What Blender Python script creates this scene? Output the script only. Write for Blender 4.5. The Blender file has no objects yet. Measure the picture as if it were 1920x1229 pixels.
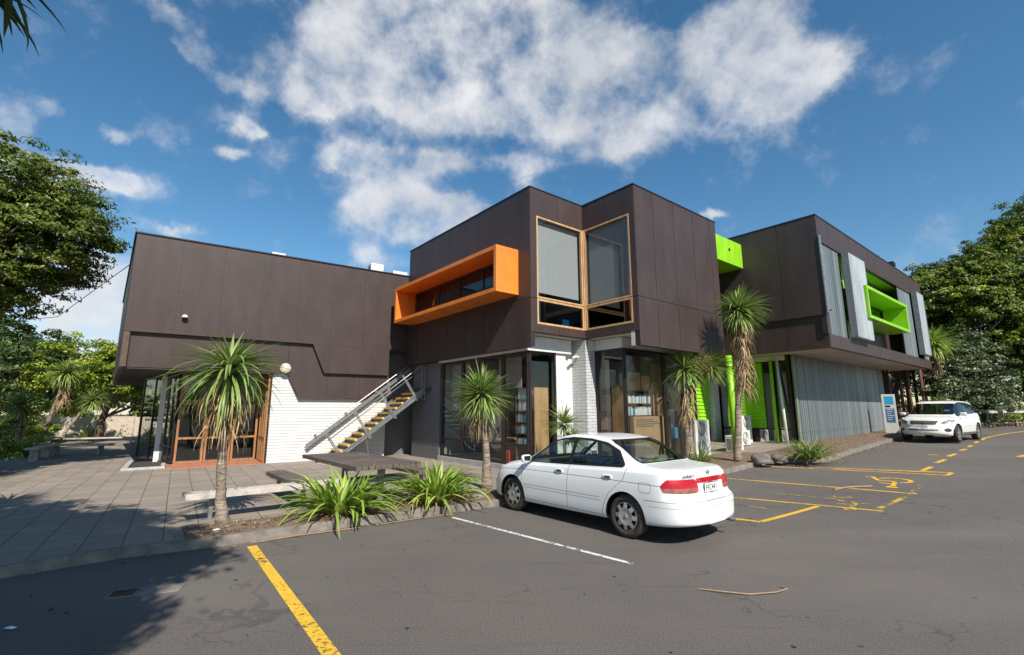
import bpy, math, random
import numpy as np
from mathutils import Vector, Matrix
sc = bpy.context.scene
R = math.radians
# ---------------- camera, world, sun, exposure ----------------
cam = bpy.data.objects.new('camera', bpy.data.cameras.new('camera'))
sc.collection.objects.link(cam)
cam.data.sensor_width = 36; cam.data.lens = 894.5/1920*36
cam.data.clip_start = .05; cam.data.clip_end = 2000
cam.location = (0, 0, 1.9)
cam.matrix_world = Matrix.Translation((0, 0, 1.9)) @ Matrix.Rotation(R(90+9.837), 4, 'X') @ Matrix.Rotation(R(-0.197), 4, 'Z')
sc.camera = cam
sc.view_settings.view_transform = 'Standard'; sc.view_settings.look = 'None'
sc.view_settings.gamma = 1; sc.view_settings.use_curve_mapping = False
sc.view_settings.exposure = 0.4
SAZ, SEL = -26.0, 43.0            # azimuth the shadows point to, sun elevation
sun = bpy.data.objects.new('sun', bpy.data.lights.new('sun', 'SUN'))
sc.collection.objects.link(sun)
sun.data.energy = 4.9; sun.data.angle = R(.5); sun.data.color = (1, .94, .84)
sd = Vector((math.sin(R(SAZ))*math.cos(R(SEL)), math.cos(R(SAZ))*math.cos(R(SEL)), -math.sin(R(SEL))))
sun.rotation_euler = sd.to_track_quat('-Z', 'Y').to_euler()
sun.location = (10, -20, 30)
CLOUDS = [(-0.315, 0.674, 0.128, 0.057), (-0.161, 0.72, 0.197, 0.065), (0.002, 0.727, 0.181, 0.056), (-0.218, 0.622, 0.175, 0.052), (-0.072, 0.614, 0.148, 0.048), (0.124, 0.602, 0.128, 0.048), (0.164, 0.678, 0.073, 0.04), (0.244, 0.6, 0.095, 0.037), (0.394, 0.629, 0.11, 0.058), (0.511, 0.65, 0.099, 0.054), (0.547, 0.55, 0.088, 0.044), (0.451, 0.565, 0.103, 0.045), (0.62, 0.561, 0.058, 0.023), (-0.347, 0.485, 0.049, 0.023), (-0.27, 0.495, 0.08, 0.027), (-0.154, 0.495, 0.053, 0.02), (-0.309, 0.391, 0.06, 0.034), (-0.209, 0.4, 0.092, 0.035), (-0.117, 0.41, 0.071, 0.023), (-0.256, 0.437, 0.068, 0.026), (-0.197, 0.369, 0.069, 0.027), (-0.618, 0.597, 0.035, 0.023), (-0.664, 0.597, 0.024, 0.015), (-0.559, 0.562, 0.043, 0.015), (-0.694, 0.631, 0.04, 0.015), (-0.558, 0.511, 0.025, 0.017), (-0.526, 0.502, 0.015, 0.009), (-0.563, 0.452, 0.019, 0.01), (-0.818, 0.452, 0.023, 0.017), (-0.851, 0.416, 0.026, 0.028), (-0.772, 0.363, 0.046, 0.019), (-0.728, 0.36, 0.042, 0.016), (-0.835, 0.338, 0.028, 0.022), (-0.727, 0.439, 0.021, 0.01), (0.245, 0.516, 0.062, 0.021), (0.013, 0.5, 0.072, 0.022), (0.423, 0.373, 0.023, 0.009), (-0.293, 0.304, 0.05, 0.023), (-0.723, 0.178, 0.061, 0.075), (-0.809, 0.228, 0.041, 0.054), (-0.646, 0.311, 0.033, 0.011), (-0.458, 0.566, 0.03, 0.029), (-0.416, 0.557, 0.021, 0.011), (0.286, 0.693, 0.046, 0.014), (-0.674, 0.097, 0.079, 0.084), (-0.098, 0.675, 0.135, 0.05), (0.052, 0.65, 0.118, 0.041)]
def world():
    w = bpy.data.worlds.new('World'); sc.world = w; w.use_nodes = True
    nt = w.node_tree; N = nt.nodes; Lk = nt.links.new; N.clear()
    def n(t, **k):
        x = N.new(t)
        for a, b in k.items(): setattr(x, a, b)
        return x
    def inp(s, v):
        if hasattr(v, 'links') or isinstance(v, bpy.types.NodeSocket): Lk(v, s)
        else: s.default_value = v
    def m(op, a, b=0.0, c=None, clamp=False):
        x = n('ShaderNodeMath', operation=op); x.use_clamp = clamp
        inp(x.inputs[0], a); inp(x.inputs[1], b)
        if c is not None: inp(x.inputs[2], c)
        return x.outputs[0]
    sky = n('ShaderNodeTexSky', sky_type='NISHITA'); sky.sun_disc = False
    sky.sun_elevation = R(SEL); sky.sun_rotation = R(SAZ+180)
    sky.air_density = 1.0; sky.dust_density = .3; sky.ozone_density = 1.6
    hs = n('ShaderNodeHueSaturation'); hs.inputs['Saturation'].default_value = 1.26; hs.inputs['Value'].default_value = 1.42; hs.inputs['Hue'].default_value = .492
    Lk(sky.outputs[0], hs.inputs['Color'])
    tc = n('ShaderNodeTexCoord'); sep = n('ShaderNodeSeparateXYZ'); Lk(tc.outputs['Generated'], sep.inputs[0])
    az = m('ARCTAN2', sep.outputs[0], sep.outputs[1]); el = m('ARCSINE', sep.outputs[2])
    # wobble of the coordinates so that cloud outlines are ragged
    n1 = n('ShaderNodeTexNoise'); n1.inputs['Scale'].default_value = 11.0; n1.inputs['Detail'].default_value = 7; n1.inputs['Roughness'].default_value = .62
    Lk(tc.outputs['Generated'], n1.inputs['Vector'])
    sp = n('ShaderNodeSeparateColor'); Lk(n1.outputs['Color'], sp.inputs[0])
    az2 = m('ADD', az, m('MULTIPLY', m('SUBTRACT', sp.outputs[0], .5), .10))
    el2 = m('ADD', el, m('MULTIPLY', m('SUBTRACT', sp.outputs[1], .5), .08))
    cmb = n('ShaderNodeCombineXYZ'); Lk(az2, cmb.inputs[0]); Lk(el2, cmb.inputs[1])
    acc = None
    for (a, e, ra, re) in CLOUDS:
        s = n('ShaderNodeVectorMath', operation='SUBTRACT'); Lk(cmb.outputs[0], s.inputs[0]); s.inputs[1].default_value = (a, e, 0)
        q = n('ShaderNodeVectorMath', operation='MULTIPLY'); Lk(s.outputs[0], q.inputs[0]); q.inputs[1].default_value = (1/ra, 1/re, 0)
        d = n('ShaderNodeVectorMath', operation='DOT_PRODUCT'); Lk(q.outputs[0], d.inputs[0]); Lk(q.outputs[0], d.inputs[1])
        ex = m('POWER', .5, d.outputs['Value'])
        acc = ex if acc is None else m('ADD', acc, ex)
    n2 = n('ShaderNodeTexNoise'); n2.inputs['Scale'].default_value = 10.0; n2.inputs['Detail'].default_value = 9; n2.inputs['Roughness'].default_value = .6
    Lk(tc.outputs['Generated'], n2.inputs['Vector'])
    dens = m('ADD', m('MINIMUM', acc, .9), m('MULTIPLY', m('SUBTRACT', n2.outputs[0], .5), 2.9))
    mr = n('ShaderNodeMapRange', interpolation_type='SMOOTHSTEP'); Lk(dens, mr.inputs[0]); mr.inputs[1].default_value = .08; mr.inputs[2].default_value = 1.42
    n3 = n('ShaderNodeTexNoise'); n3.inputs['Scale'].default_value = 6.5; n3.inputs['Detail'].default_value = 6
    mp = n('ShaderNodeMapping'); mp.inputs['Location'].default_value = (3, 1, 7); Lk(tc.outputs['Generated'], mp.inputs[0]); Lk(mp.outputs[0], n3.inputs['Vector'])
    mr2 = n('ShaderNodeMapRange'); Lk(n3.outputs[0], mr2.inputs[0]); mr2.inputs[1].default_value = .35; mr2.inputs[2].default_value = .65
    cc = n('ShaderNodeMix', data_type='RGBA'); Lk(mr2.outputs[0], cc.inputs[0])
    cc.inputs[6].default_value = (6.6, 6.9, 7.4, 1); cc.inputs[7].default_value = (9.6, 9.6, 9.7, 1)
    mx = n('ShaderNodeMix', data_type='RGBA'); Lk(m('MULTIPLY', mr.outputs[0], .93), mx.inputs[0]); Lk(hs.outputs[0], mx.inputs[6]); Lk(cc.outputs[2], mx.inputs[7])
    bg = n('ShaderNodeBackground'); bg.inputs[1].default_value = .072; Lk(mx.outputs[2], bg.inputs[0])
    out = n('ShaderNodeOutputWorld'); Lk(bg.outputs[0], out.inputs[0])
    w.cycles.sampling_method = 'MANUAL'; w.cycles.sample_map_resolution = 512
world()
sc.cycles.max_bounces = 8; sc.cycles.transparent_max_bounces = 12; sc.cycles.diffuse_bounces = 3; sc.cycles.glossy_bounces = 4
sc.cycles.use_denoising = True
sc.cycles.caustics_reflective = False; sc.cycles.caustics_refractive = False

# ---------------- helpers ----------------
COL = sc.collection
rnd = random.Random(7)
def dirv(az): return (math.sin(R(az)), math.cos(R(az)))
AU, AL = 50.84, 55.34
def ss(t):
    t = min(max(t, 0.), 1.); return t*t*(3-2*t)
def gz_u(u): return .52*ss((u-8)/16)+.33*ss((u-24)/16)
UX, UY = dirv(AU); WX, WY = dirv(AU-90)
def uw(x, y): return x*UX+y*UY, x*WX+y*WY
def xy(u, w): return u*UX+w*WX, u*UY+w*WY
def gz(x, y): return gz_u(uw(x, y)[0])

class MB:
    def __init__(s): s.v = []; s.f = []; s.m = []; s.mi = 0
    def add(s, vs, fs):
        o = len(s.v); s.v += [tuple(p) for p in vs]
        for f in fs: s.f.append(tuple(i+o for i in f)); s.m.append(s.mi)
        return s
    def box(s, x0, x1, y0, y1, z0, z1):
        vs = [(x, y, z) for x in (x0, x1) for y in (y0, y1) for z in (z0, z1)]
        return s.add(vs, [(0, 1, 3, 2), (4, 6, 7, 5), (0, 4, 5, 1), (2, 3, 7, 6), (0, 2, 6, 4), (1, 5, 7, 3)])
    def slab(s, P0, ex, nr, a0, a1, z0, z1, d0, d1):
        vs = []
        for a in (a0, a1):
            for d in (d0, d1):
                for z in (z0, z1):
                    vs.append((P0[0]+ex[0]*a+nr[0]*d, P0[1]+ex[1]*a+nr[1]*d, z))
        return s.add(vs, [(0, 1, 3, 2), (4, 6, 7, 5), (0, 4, 5, 1), (2, 3, 7, 6), (0, 2, 6, 4), (1, 5, 7, 3)])
    def pslab(s, P0, ex, nr, poly, d0, d1):     # polygon (a,z) extruded along depth
        n = len(poly); vs = []
        for d in (d0, d1):
            for a, z in poly: vs.append((P0[0]+ex[0]*a+nr[0]*d, P0[1]+ex[1]*a+nr[1]*d, z))
        fs = [tuple(range(n))[::-1], tuple(range(n, 2*n))]+[(i, (i+1) % n, n+(i+1) % n, n+i) for i in range(n)]
        return s.add(vs, fs)
    def hprism(s, poly, z0, z1):
        n = len(poly); vs = [(a, b, z0) for a, b in poly]+[(a, b, z1) for a, b in poly]
        return s.add(vs, [tuple(range(n))[::-1], tuple(range(n, 2*n))]+[(i, (i+1) % n, n+(i+1) % n, n+i) for i in range(n)])
    def tube(s, pts, r, n=8, caps=True):
        pts = [Vector(p) for p in pts]; k = len(pts)
        rs = r if isinstance(r, (list, tuple)) else [r]*k
        vs = []; up = Vector((0, 0, 1)); X = None
        for i, p in enumerate(pts):
            t = (pts[min(i+1, k-1)]-pts[max(i-1, 0)]).normalized()
            if X is None:
                X = t.cross(up)
                if X.length < .01: X = Vector((1, 0, 0))
                X.normalize()
            X = (X-t*X.dot(t)).normalized(); Y = t.cross(X)
            for j in range(n):
                a = 2*math.pi*j/n; vs.append(p+X*(rs[i]*math.cos(a))+Y*(rs[i]*math.sin(a)))
        fs = [(i*n+j, i*n+(j+1) % n, (i+1)*n+(j+1) % n, (i+1)*n+j) for i in range(k-1) for j in range(n)]
        if caps: fs += [tuple(range(n))[::-1], tuple(range((k-1)*n, k*n))]
        return s.add(vs, fs)
    def bar(s, a, b, w, h):     # rectangular bar between two points, w horizontal width, h height
        a = Vector(a); b = Vector(b); t = (b-a).normalized(); X = t.cross(Vector((0, 0, 1)))
        if X.length < .01: X = Vector((1, 0, 0))
        X.normalize(); Y = X.cross(t)
        vs = [p+X*(sx*w/2)+Y*(sy*h/2) for p in (a, b) for sx, sy in ((-1, -1), (1, -1), (1, 1), (-1, 1))]
        return s.add(vs, [(3, 2, 1, 0), (4, 5, 6, 7), (0, 1, 5, 4), (1, 2, 6, 5), (2, 3, 7, 6), (3, 0, 4, 7)])
    def lathe(s, prof, c, ax='y', n=32, closed=False):  # prof: (r, h)
        vs = []; k = len(prof)
        for r, h in prof:
            for j in range(n):
                a = 2*math.pi*j/n; p, q = r*math.cos(a), r*math.sin(a)
                vs.append({'y': (c[0]+p, c[1]+h, c[2]+q), 'z': (c[0]+p, c[1]+q, c[2]+h), 'x': (c[0]+h, c[1]+p, c[2]+q)}[ax])
        kk = k if closed else k-1
        fs = [(i*n+j, i*n+(j+1) % n, ((i+1) % k)*n+(j+1) % n, ((i+1) % k)*n+j) for i in range(kk) for j in range(n)]
        return s.add(vs, fs)

OFF = {}
def setp(o, label=None, cat=None, group=None, kind=None):
    if label: o['label'] = label
    if cat: o['category'] = cat
    if group: o['group'] = group
    if kind: o['kind'] = kind
    return o
BLK = [1.0]     # size factor of the block being built (its plan and heights are scaled from the site datum)
def frame_loc(az, O):
    k = BLK[0]; O = (O[0]*k, O[1]*k, O[2]*k+1.9*(1-k))
    ux, uy = dirv(az); wx, wy = dirv(az-90)
    return (O[0]*ux+O[1]*wx, O[0]*uy+O[1]*wy, O[2])
def thing(name, label, cat, O=(0, 0, 0), az=None, group=None, rot=0, kind=None):
    """Empty at the base; with az the part vertices are given in that building's (u, w, z) frame"""
    o = bpy.data.objects.new(name, None); COL.objects.link(o); o.empty_display_size = .2
    if az is not None:
        o.location = frame_loc(az, O); o.rotation_euler = (0, 0, R(90-az)); OFF[o.name] = O
    else:
        o.location = O; o.rotation_euler = (0, 0, rot); OFF[o.name] = (0, 0, 0)
    o.scale = (BLK[0],)*3
    return setp(o, label, cat, group, kind)
def mesh_from(name, mb, mats, off=(0, 0, 0), smooth=False, recalc=True):
    me = bpy.data.meshes.new(name)
    vs = [(a-off[0], b-off[1], c-off[2]) for a, b, c in mb.v]
    me.from_pydata(vs, [], mb.f)
    if not isinstance(mats, (list, tuple)): mats = [mats]
    for m in mats: me.materials.append(m)
    if len(mats) > 1: me.polygons.foreach_set('material_index', mb.m)
    if smooth: me.polygons.foreach_set('use_smooth', [True]*len(me.polygons))
    me.update()
    if recalc:
        import bmesh
        bm = bmesh.new(); bm.from_mesh(me); bmesh.ops.recalc_face_normals(bm, faces=bm.faces); bm.to_mesh(me); bm.free()
    return me
def part(name, mb, mats, parent, smooth=False, bevel=0, label=None, recalc=True):
    off = OFF.get(parent.name, (0, 0, 0))
    me = mesh_from(name, mb, mats, off, smooth, recalc)
    o = bpy.data.objects.new(name, me); COL.objects.link(o); o.parent = parent; OFF[o.name] = off
    if label: o['label'] = label
    if bevel:
        b = o.modifiers.new('b', 'BEVEL'); b.width = bevel; b.segments = 2; b.limit_method = 'ANGLE'
    return o
def single(name, mb, mats, label, cat, O=(0, 0, 0), az=None, group=None, kind=None, smooth=False, bevel=0, recalc=True):
    """a thing (or piece of the setting) that is one mesh; vertices in world or frame coordinates, origin moved to O"""
    me = mesh_from(name, mb, mats, O, smooth, recalc)
    o = bpy.data.objects.new(name, me); COL.objects.link(o)
    if az is not None: o.location = frame_loc(az, O); o.rotation_euler = (0, 0, R(90-az)); o.scale = (BLK[0],)*3
    else: o.location = O
    if bevel:
        b = o.modifiers.new('b', 'BEVEL'); b.width = bevel; b.segments = 2; b.limit_method = 'ANGLE'
    return setp(o, label, cat, group, kind)
def copy_thing(o, loc=None, rotz=None, label=None):
    c = o.copy(); COL.objects.link(c)
    if loc is not None: c.location = loc
    if rotz is not None: c.rotation_euler = (0, 0, rotz)
    if label: c['label'] = label
    def rec(src, dst):
        for ch in list(src.children):
            d = ch.copy(); COL.objects.link(d); d.parent = dst; rec(ch, d)
    rec(o, c)
    return c

# ---------------- materials ----------------
def newmat(name):
    m = bpy.data.materials.new(name); m.use_nodes = True; nt = m.node_tree
    return m, nt, nt.nodes['Principled BSDF'], nt.nodes, nt.links.new
def mat(name, col, rough=.6, var=.12, vs=3.0, bump=0.0, bs=40.0, metal=0.0, spec=.5, col2=None, streak=0, coat=0):
    m, nt, b, N, L = newmat(name)
    b.inputs['Roughness'].default_value = rough; b.inputs['Metallic'].default_value = metal
    b.inputs['Specular IOR Level'].default_value = spec
    if coat: b.inputs['Coat Weight'].default_value = coat; b.inputs['Coat Roughness'].default_value = .04
    tc = N.new('ShaderNodeTexCoord')
    nz = N.new('ShaderNodeTexNoise'); nz.inputs['Scale'].default_value = vs; nz.inputs['Detail'].default_value = 8; nz.inputs['Roughness'].default_value = .65
    if streak:
        mp = N.new('ShaderNodeMapping'); mp.inputs['Scale'].default_value = (1, 1, 1/streak) if streak > 0 else (1/-streak, 1/-streak, 1)
        L(tc.outputs['Object'], mp.inputs[0]); L(mp.outputs[0], nz.inputs['Vector'])
    else: L(tc.outputs['Object'], nz.inputs['Vector'])
    c2 = col2 if col2 else tuple(min(1, c*(1+var*2)) for c in col)
    c1 = col if col2 else tuple(c*(1-var*2) for c in col)
    mr = N.new('ShaderNodeMapRange'); mr.inputs[1].default_value = .3; mr.inputs[2].default_value = .7; L(nz.outputs[0], mr.inputs[0])
    mx = N.new('ShaderNodeMix'); mx.data_type = 'RGBA'; L(mr.outputs[0], mx.inputs[0])
    mx.inputs[6].default_value = (*c1, 1); mx.inputs[7].default_value = (*c2, 1)
    L(mx.outputs[2], b.inputs['Base Color'])
    if bump:
        n2 = N.new('ShaderNodeTexNoise'); n2.inputs['Scale'].default_value = bs; n2.inputs['Detail'].default_value = 6; L(tc.outputs['Object'], n2.inputs['Vector'])
        bp = N.new('ShaderNodeBump'); bp.inputs['Strength'].default_value = bump; bp.inputs['Distance'].default_value = .02; L(n2.outputs[0], bp.inputs['Height']); L(bp.outputs[0], b.inputs['Normal'])
    return m
def mixrgb(N, L, f, a, b, mode='MIX'):
    x = N.new('ShaderNodeMix'); x.data_type = 'RGBA'; x.blend_type = mode
    for s, v in ((x.inputs[0], f), (x.inputs[6], a), (x.inputs[7], b)):
        if isinstance(v, bpy.types.NodeSocket): L(v, s)
        else: s.default_value = v if not isinstance(v, tuple) else (*v[:3], 1)
    return x.outputs[2]
def noise(N, L, vec, scale, detail=6, rough=.6):
    x = N.new('ShaderNodeTexNoise'); x.inputs['Scale'].default_value = scale; x.inputs['Detail'].default_value = detail; x.inputs['Roughness'].default_value = rough
    L(vec, x.inputs['Vector']); return x.outputs[0]
def maprange(N, L, v, a, b, c=0., d=1.):
    x = N.new('ShaderNodeMapRange'); L(v, x.inputs[0])
    for i, q in enumerate((a, b, c, d)): x.inputs[1+i].default_value = q
    return x.outputs[0]
def glass_mat(name, tint=(.55, .6, .6), refl=1.0, ior=1.5):
    m, nt, b, N, L = newmat(name); N.remove(b)
    out = N['Material Output']
    tr = N.new('ShaderNodeBsdfTransparent'); tr.inputs[0].default_value = (*tint, 1)
    gl = N.new('ShaderNodeBsdfGlossy'); gl.inputs['Roughness'].default_value = .015; gl.inputs[0].default_value = (refl, refl, refl, 1)
    f0 = ((ior-1)/(ior+1))**2*1.7
    ge = N.new('ShaderNodeNewGeometry'); dt = N.new('ShaderNodeVectorMath'); dt.operation = 'DOT_PRODUCT'; L(ge.outputs['Normal'], dt.inputs[0]); L(ge.outputs['Incoming'], dt.inputs[1])
    ab = N.new('ShaderNodeMath'); ab.operation = 'ABSOLUTE'; L(dt.outputs['Value'], ab.inputs[0]); om = N.new('ShaderNodeMath'); om.operation = 'SUBTRACT'; om.inputs[0].default_value = 1; L(ab.outputs[0], om.inputs[1]); om.use_clamp = True
    fr = N.new('ShaderNodeMath'); fr.operation = 'POWER'; L(om.outputs[0], fr.inputs[0]); fr.inputs[1].default_value = 5
    tc = N.new('ShaderNodeTexCoord'); nz = noise(N, L, tc.outputs['Object'], .9, 2, .5)
    bp = N.new('ShaderNodeBump'); bp.inputs['Strength'].default_value = .05; bp.inputs['Distance'].default_value = .05; L(nz, bp.inputs['Height'])
    L(bp.outputs[0], gl.inputs['Normal'])
    ad = N.new('ShaderNodeMath'); ad.operation = 'MULTIPLY_ADD'; L(fr.outputs[0], ad.inputs[0]); ad.inputs[1].default_value = 1-f0; ad.inputs[2].default_value = f0; ad.use_clamp = True
    mx = N.new('ShaderNodeMixShader'); L(ad.outputs[0], mx.inputs[0]); L(tr.outputs[0], mx.inputs[1]); L(gl.outputs[0], mx.inputs[2])
    L(mx.outputs[0], out.inputs[0]); return m
def leaf_mat(name, c1, c2, c3=None, rough=.42, trans=.25):
    """colour runs c1..c2 (..c3) over the per-leaf attribute 'tint'"""
    m, nt, b, N, L = newmat(name)
    at = N.new('ShaderNodeAttribute'); at.attribute_name = 'tint'
    rp = N.new('ShaderNodeValToRGB'); L(at.outputs['Fac'], rp.inputs[0])
    rp.color_ramp.elements[0].color = (*c1, 1); rp.color_ramp.elements[1].color = (*(c3 or c2), 1)
    if c3: e = rp.color_ramp.elements.new(.62); e.color = (*c2, 1)
    L(rp.outputs[0], b.inputs['Base Color']); b.inputs['Roughness'].default_value = rough
    b.inputs['Specular IOR Level'].default_value = .4
    tl = N.new('ShaderNodeBsdfTranslucent'); L(rp.outputs[0], tl.inputs[0])
    mx = N.new('ShaderNodeMixShader'); mx.inputs[0].default_value = trans
    L(b.outputs[0], mx.inputs[1]); L(tl.outputs[0], mx.inputs[2]); L(mx.outputs[0], N['Material Output'].inputs[0])
    return m
def block_mat(name, col, cw=.42, ch=.1, mort=.006, mcol=.25):
    """painted masonry in thin courses: run = x+y, so it works on both wall directions"""
    m, nt, b, N, L = newmat(name)
    tc = N.new('ShaderNodeTexCoord'); sp = N.new('ShaderNodeSeparateXYZ'); L(tc.outputs['Object'], sp.inputs[0])
    ad = N.new('ShaderNodeMath'); L(sp.outputs[0], ad.inputs[0]); L(sp.outputs[1], ad.inputs[1])
    cb = N.new('ShaderNodeCombineXYZ'); L(ad.outputs[0], cb.inputs[0]); L(sp.outputs[2], cb.inputs[1])
    br = N.new('ShaderNodeTexBrick'); L(cb.outputs[0], br.inputs['Vector']); br.inputs['Scale'].default_value = 1
    br.inputs['Brick Width'].default_value = cw; br.inputs['Row Height'].default_value = ch; br.inputs['Mortar Size'].default_value = mort; br.inputs['Mortar Smooth'].default_value = .3
    br.inputs['Color1'].default_value = (*col, 1); br.inputs['Color2'].default_value = (*[c*.93 for c in col], 1); br.inputs['Mortar'].default_value = (*[c*mcol for c in col], 1)
    nz = noise(N, L, tc.outputs['Object'], 2.2, 7, .7)
    dirt = maprange(N, L, nz, .35, .75, 1., .82)
    mu = N.new('ShaderNodeVectorMath'); mu.operation = 'SCALE'; L(br.outputs[0], mu.inputs[0]); L(dirt, mu.inputs['Scale'])
    L(mu.outputs[0], b.inputs['Base Color']); b.inputs['Roughness'].default_value = .65
    bp = N.new('ShaderNodeBump'); bp.invert = True; bp.inputs['Strength'].default_value = .6; bp.inputs['Distance'].default_value = .01; L(br.outputs['Fac'], bp.inputs['Height'])
    n2 = noise(N, L, tc.outputs['Object'], 60, 4); b2 = N.new('ShaderNodeBump'); b2.inputs['Strength'].default_value = .25; b2.inputs['Distance'].default_value = .004; L(n2, b2.inputs['Height']); L(bp.outputs[0], b2.inputs['Normal'])
    L(b2.outputs[0], b.inputs['Normal']); return m
M = {}
M['brown'] = mat('brown_ply', (.056, .037, .034), .46, .11, 2.0, .05, 25, spec=.4, streak=3)
M['brown_edge'] = mat('brown_edge', (.03, .021, .021), .5)
M['screw'] = mat('screw', (.16, .11, .09), .4, metal=.3)
M['flash'] = mat('roof_flashing', (.035, .034, .04), .4, metal=.5)
M['side_brown'] = mat('stained_side', (.10, .062, .045), .6, .2, 4, .1)
M['white_block'] = block_mat('white_painted_block', (.70, .70, .69), 60, .1, .006, .3); M['pillar_block'] = block_mat('grey_painted_block', (.56, .56, .56), .42, .1); M['shade_block'] = block_mat('shade_toned_block', (.16, .162, .17), 60, .1, .006, .4)  # last one: shade of the stair-side and recess walls put into the colour
M['grey_block'] = block_mat('pale_grey_block', (.60, .60, .60), .42, .1)
M['white'] = mat('white_paint', (.68, .68, .66), .55, .05)
M['soffit'] = mat('pale_soffit', (.42, .37, .33), .7, .1)
M['white_soffit'] = mat('white_soffit', (.55, .55, .53), .7, .05)
M['orange'] = mat('orange_paint', (.80, .225, .03), .36, .09, 2.5, .05, 12, spec=.5, streak=3)
M['green'] = mat('lime_paint', (.26, .58, .02), .36, .09, 2.5, .05, 12, spec=.5, streak=3)
M['darkalu'] = mat('bronze_frame', (.03, .021, .02), .35, .1, metal=.2)
M['timber'] = mat('oiled_timber', (.33, .155, .065), .5, .18, 9, .08, 60, streak=8)
M['pale_timber'] = mat('pale_timber', (.52, .32, .16), .5, .15, 9, .05, 60, streak=6)
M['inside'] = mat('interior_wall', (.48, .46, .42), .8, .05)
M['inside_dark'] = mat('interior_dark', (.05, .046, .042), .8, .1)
M['carpet'] = mat('carpet', (.06, .06, .065), .95, .1, 20)
M['blind'] = mat('roller_blind', (.40, .41, .43), .85, .02); M['blind_shade'] = mat('roller_blind_shaded', (.26, .28, .31), .85, .04)  # right corner blind: same cloth, its shade put into a darker colour
M['glass'] = glass_mat('window_glass', (.78, .81, .80))
M['darkglass'] = glass_mat('tinted_glass', (.36, .39, .38))
M['mirror_glass'] = glass_mat('reflective_glass', (.4, .43, .4), ior=3.0)
M['zinc'] = mat('galvanised_sheet', (.20, .232, .24), .42, .22, 5, metal=.35, spec=.5, streak=60)
M['zinc_light'] = mat('pale_galvanised', (.42, .46, .48), .45, .1, 3, metal=.25, streak=5)
M['galv'] = mat('galvanised_steel', (.27, .28, .29), .42, .15, 12, metal=.6)
M['steel_dark'] = mat('dark_steel', (.05, .05, .052), .5)
M['yellow_nose'] = mat('yellow_nosing', (.80, .49, .08), .6, .12, 14)
M['tread'] = mat('grey_tread', (.16, .16, .165), .7)
M['concrete'] = mat('concrete', (.19, .165, .14), .85, .2, 5, .4, 50)
M['concrete_grey'] = mat('grey_concrete', (.40, .395, .38), .85, .12, 5, .2, 60)
M['terra'] = mat('terracotta_tiles', (.42, .17, .10), .7, .15, 6)
M['greywood'] = mat('weathered_timber', (.115, .09, .078), .75, .25, 8, .2, 60, streak=-12)
M['palewood'] = mat('bleached_timber', (.50, .44, .39), .7, .12, 8, .15, 60)
M['ac'] = mat('appliance_white', (.66, .66, .62), .5, .06)
M['ac_dark'] = mat('grille_dark', (.12, .12, .12), .6)
M['black'] = mat('black_plastic', (.012, .012, .013), .45)
M['rock'] = mat('rock', (.16, .14, .125), .85, .3, 5, .8, 14)
M['bark'] = mat('bark', (.13, .095, .07), .9, .3, 9, 1., 30)
M['palm_bark'] = mat('cabbage_bark', (.27, .21, .16), .9, .4, 16, 1.6, 30, streak=-4)
M['cordyline'] = leaf_mat('cordyline_leaf', (.11, .20, .035), (.28, .37, .10), (.55, .56, .22), .36, .25)
M['dead'] = leaf_mat('dead_leaf', (.17, .10, .05), (.36, .24, .12), (.55, .42, .25), .7, .1)
M['flax'] = leaf_mat('flax_leaf', (.15, .28, .03), (.36, .48, .08), (.62, .60, .18), .36, .3)
M['leaf_near'] = leaf_mat('broad_leaf', (.035, .07, .010), (.12, .17, .024), (.28, .26, .05), .4, .25)
M['leaf_light'] = leaf_mat('light_leaf', (.09, .16, .012), (.26, .34, .03), (.48, .48, .07), .45, .3)
M['leaf_dark'] = leaf_mat('dark_leaf', (.022, .05, .012), (.06, .10, .02), (.12, .15, .03), .5, .2)
M['leaf_forest'] = leaf_mat('forest_leaf', (.018, .042, .004), (.135, .20, .012), (.42, .43, .05), .5, .25)
M['leaf_grey'] = leaf_mat('grey_leaf', (.035, .06, .02), (.12, .16, .065), (.28, .30, .17), .45, .2)
M['seed'] = leaf_mat('seed_head', (.18, .16, .06), (.32, .29, .11), (.45, .40, .18), .8, .2)
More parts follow.
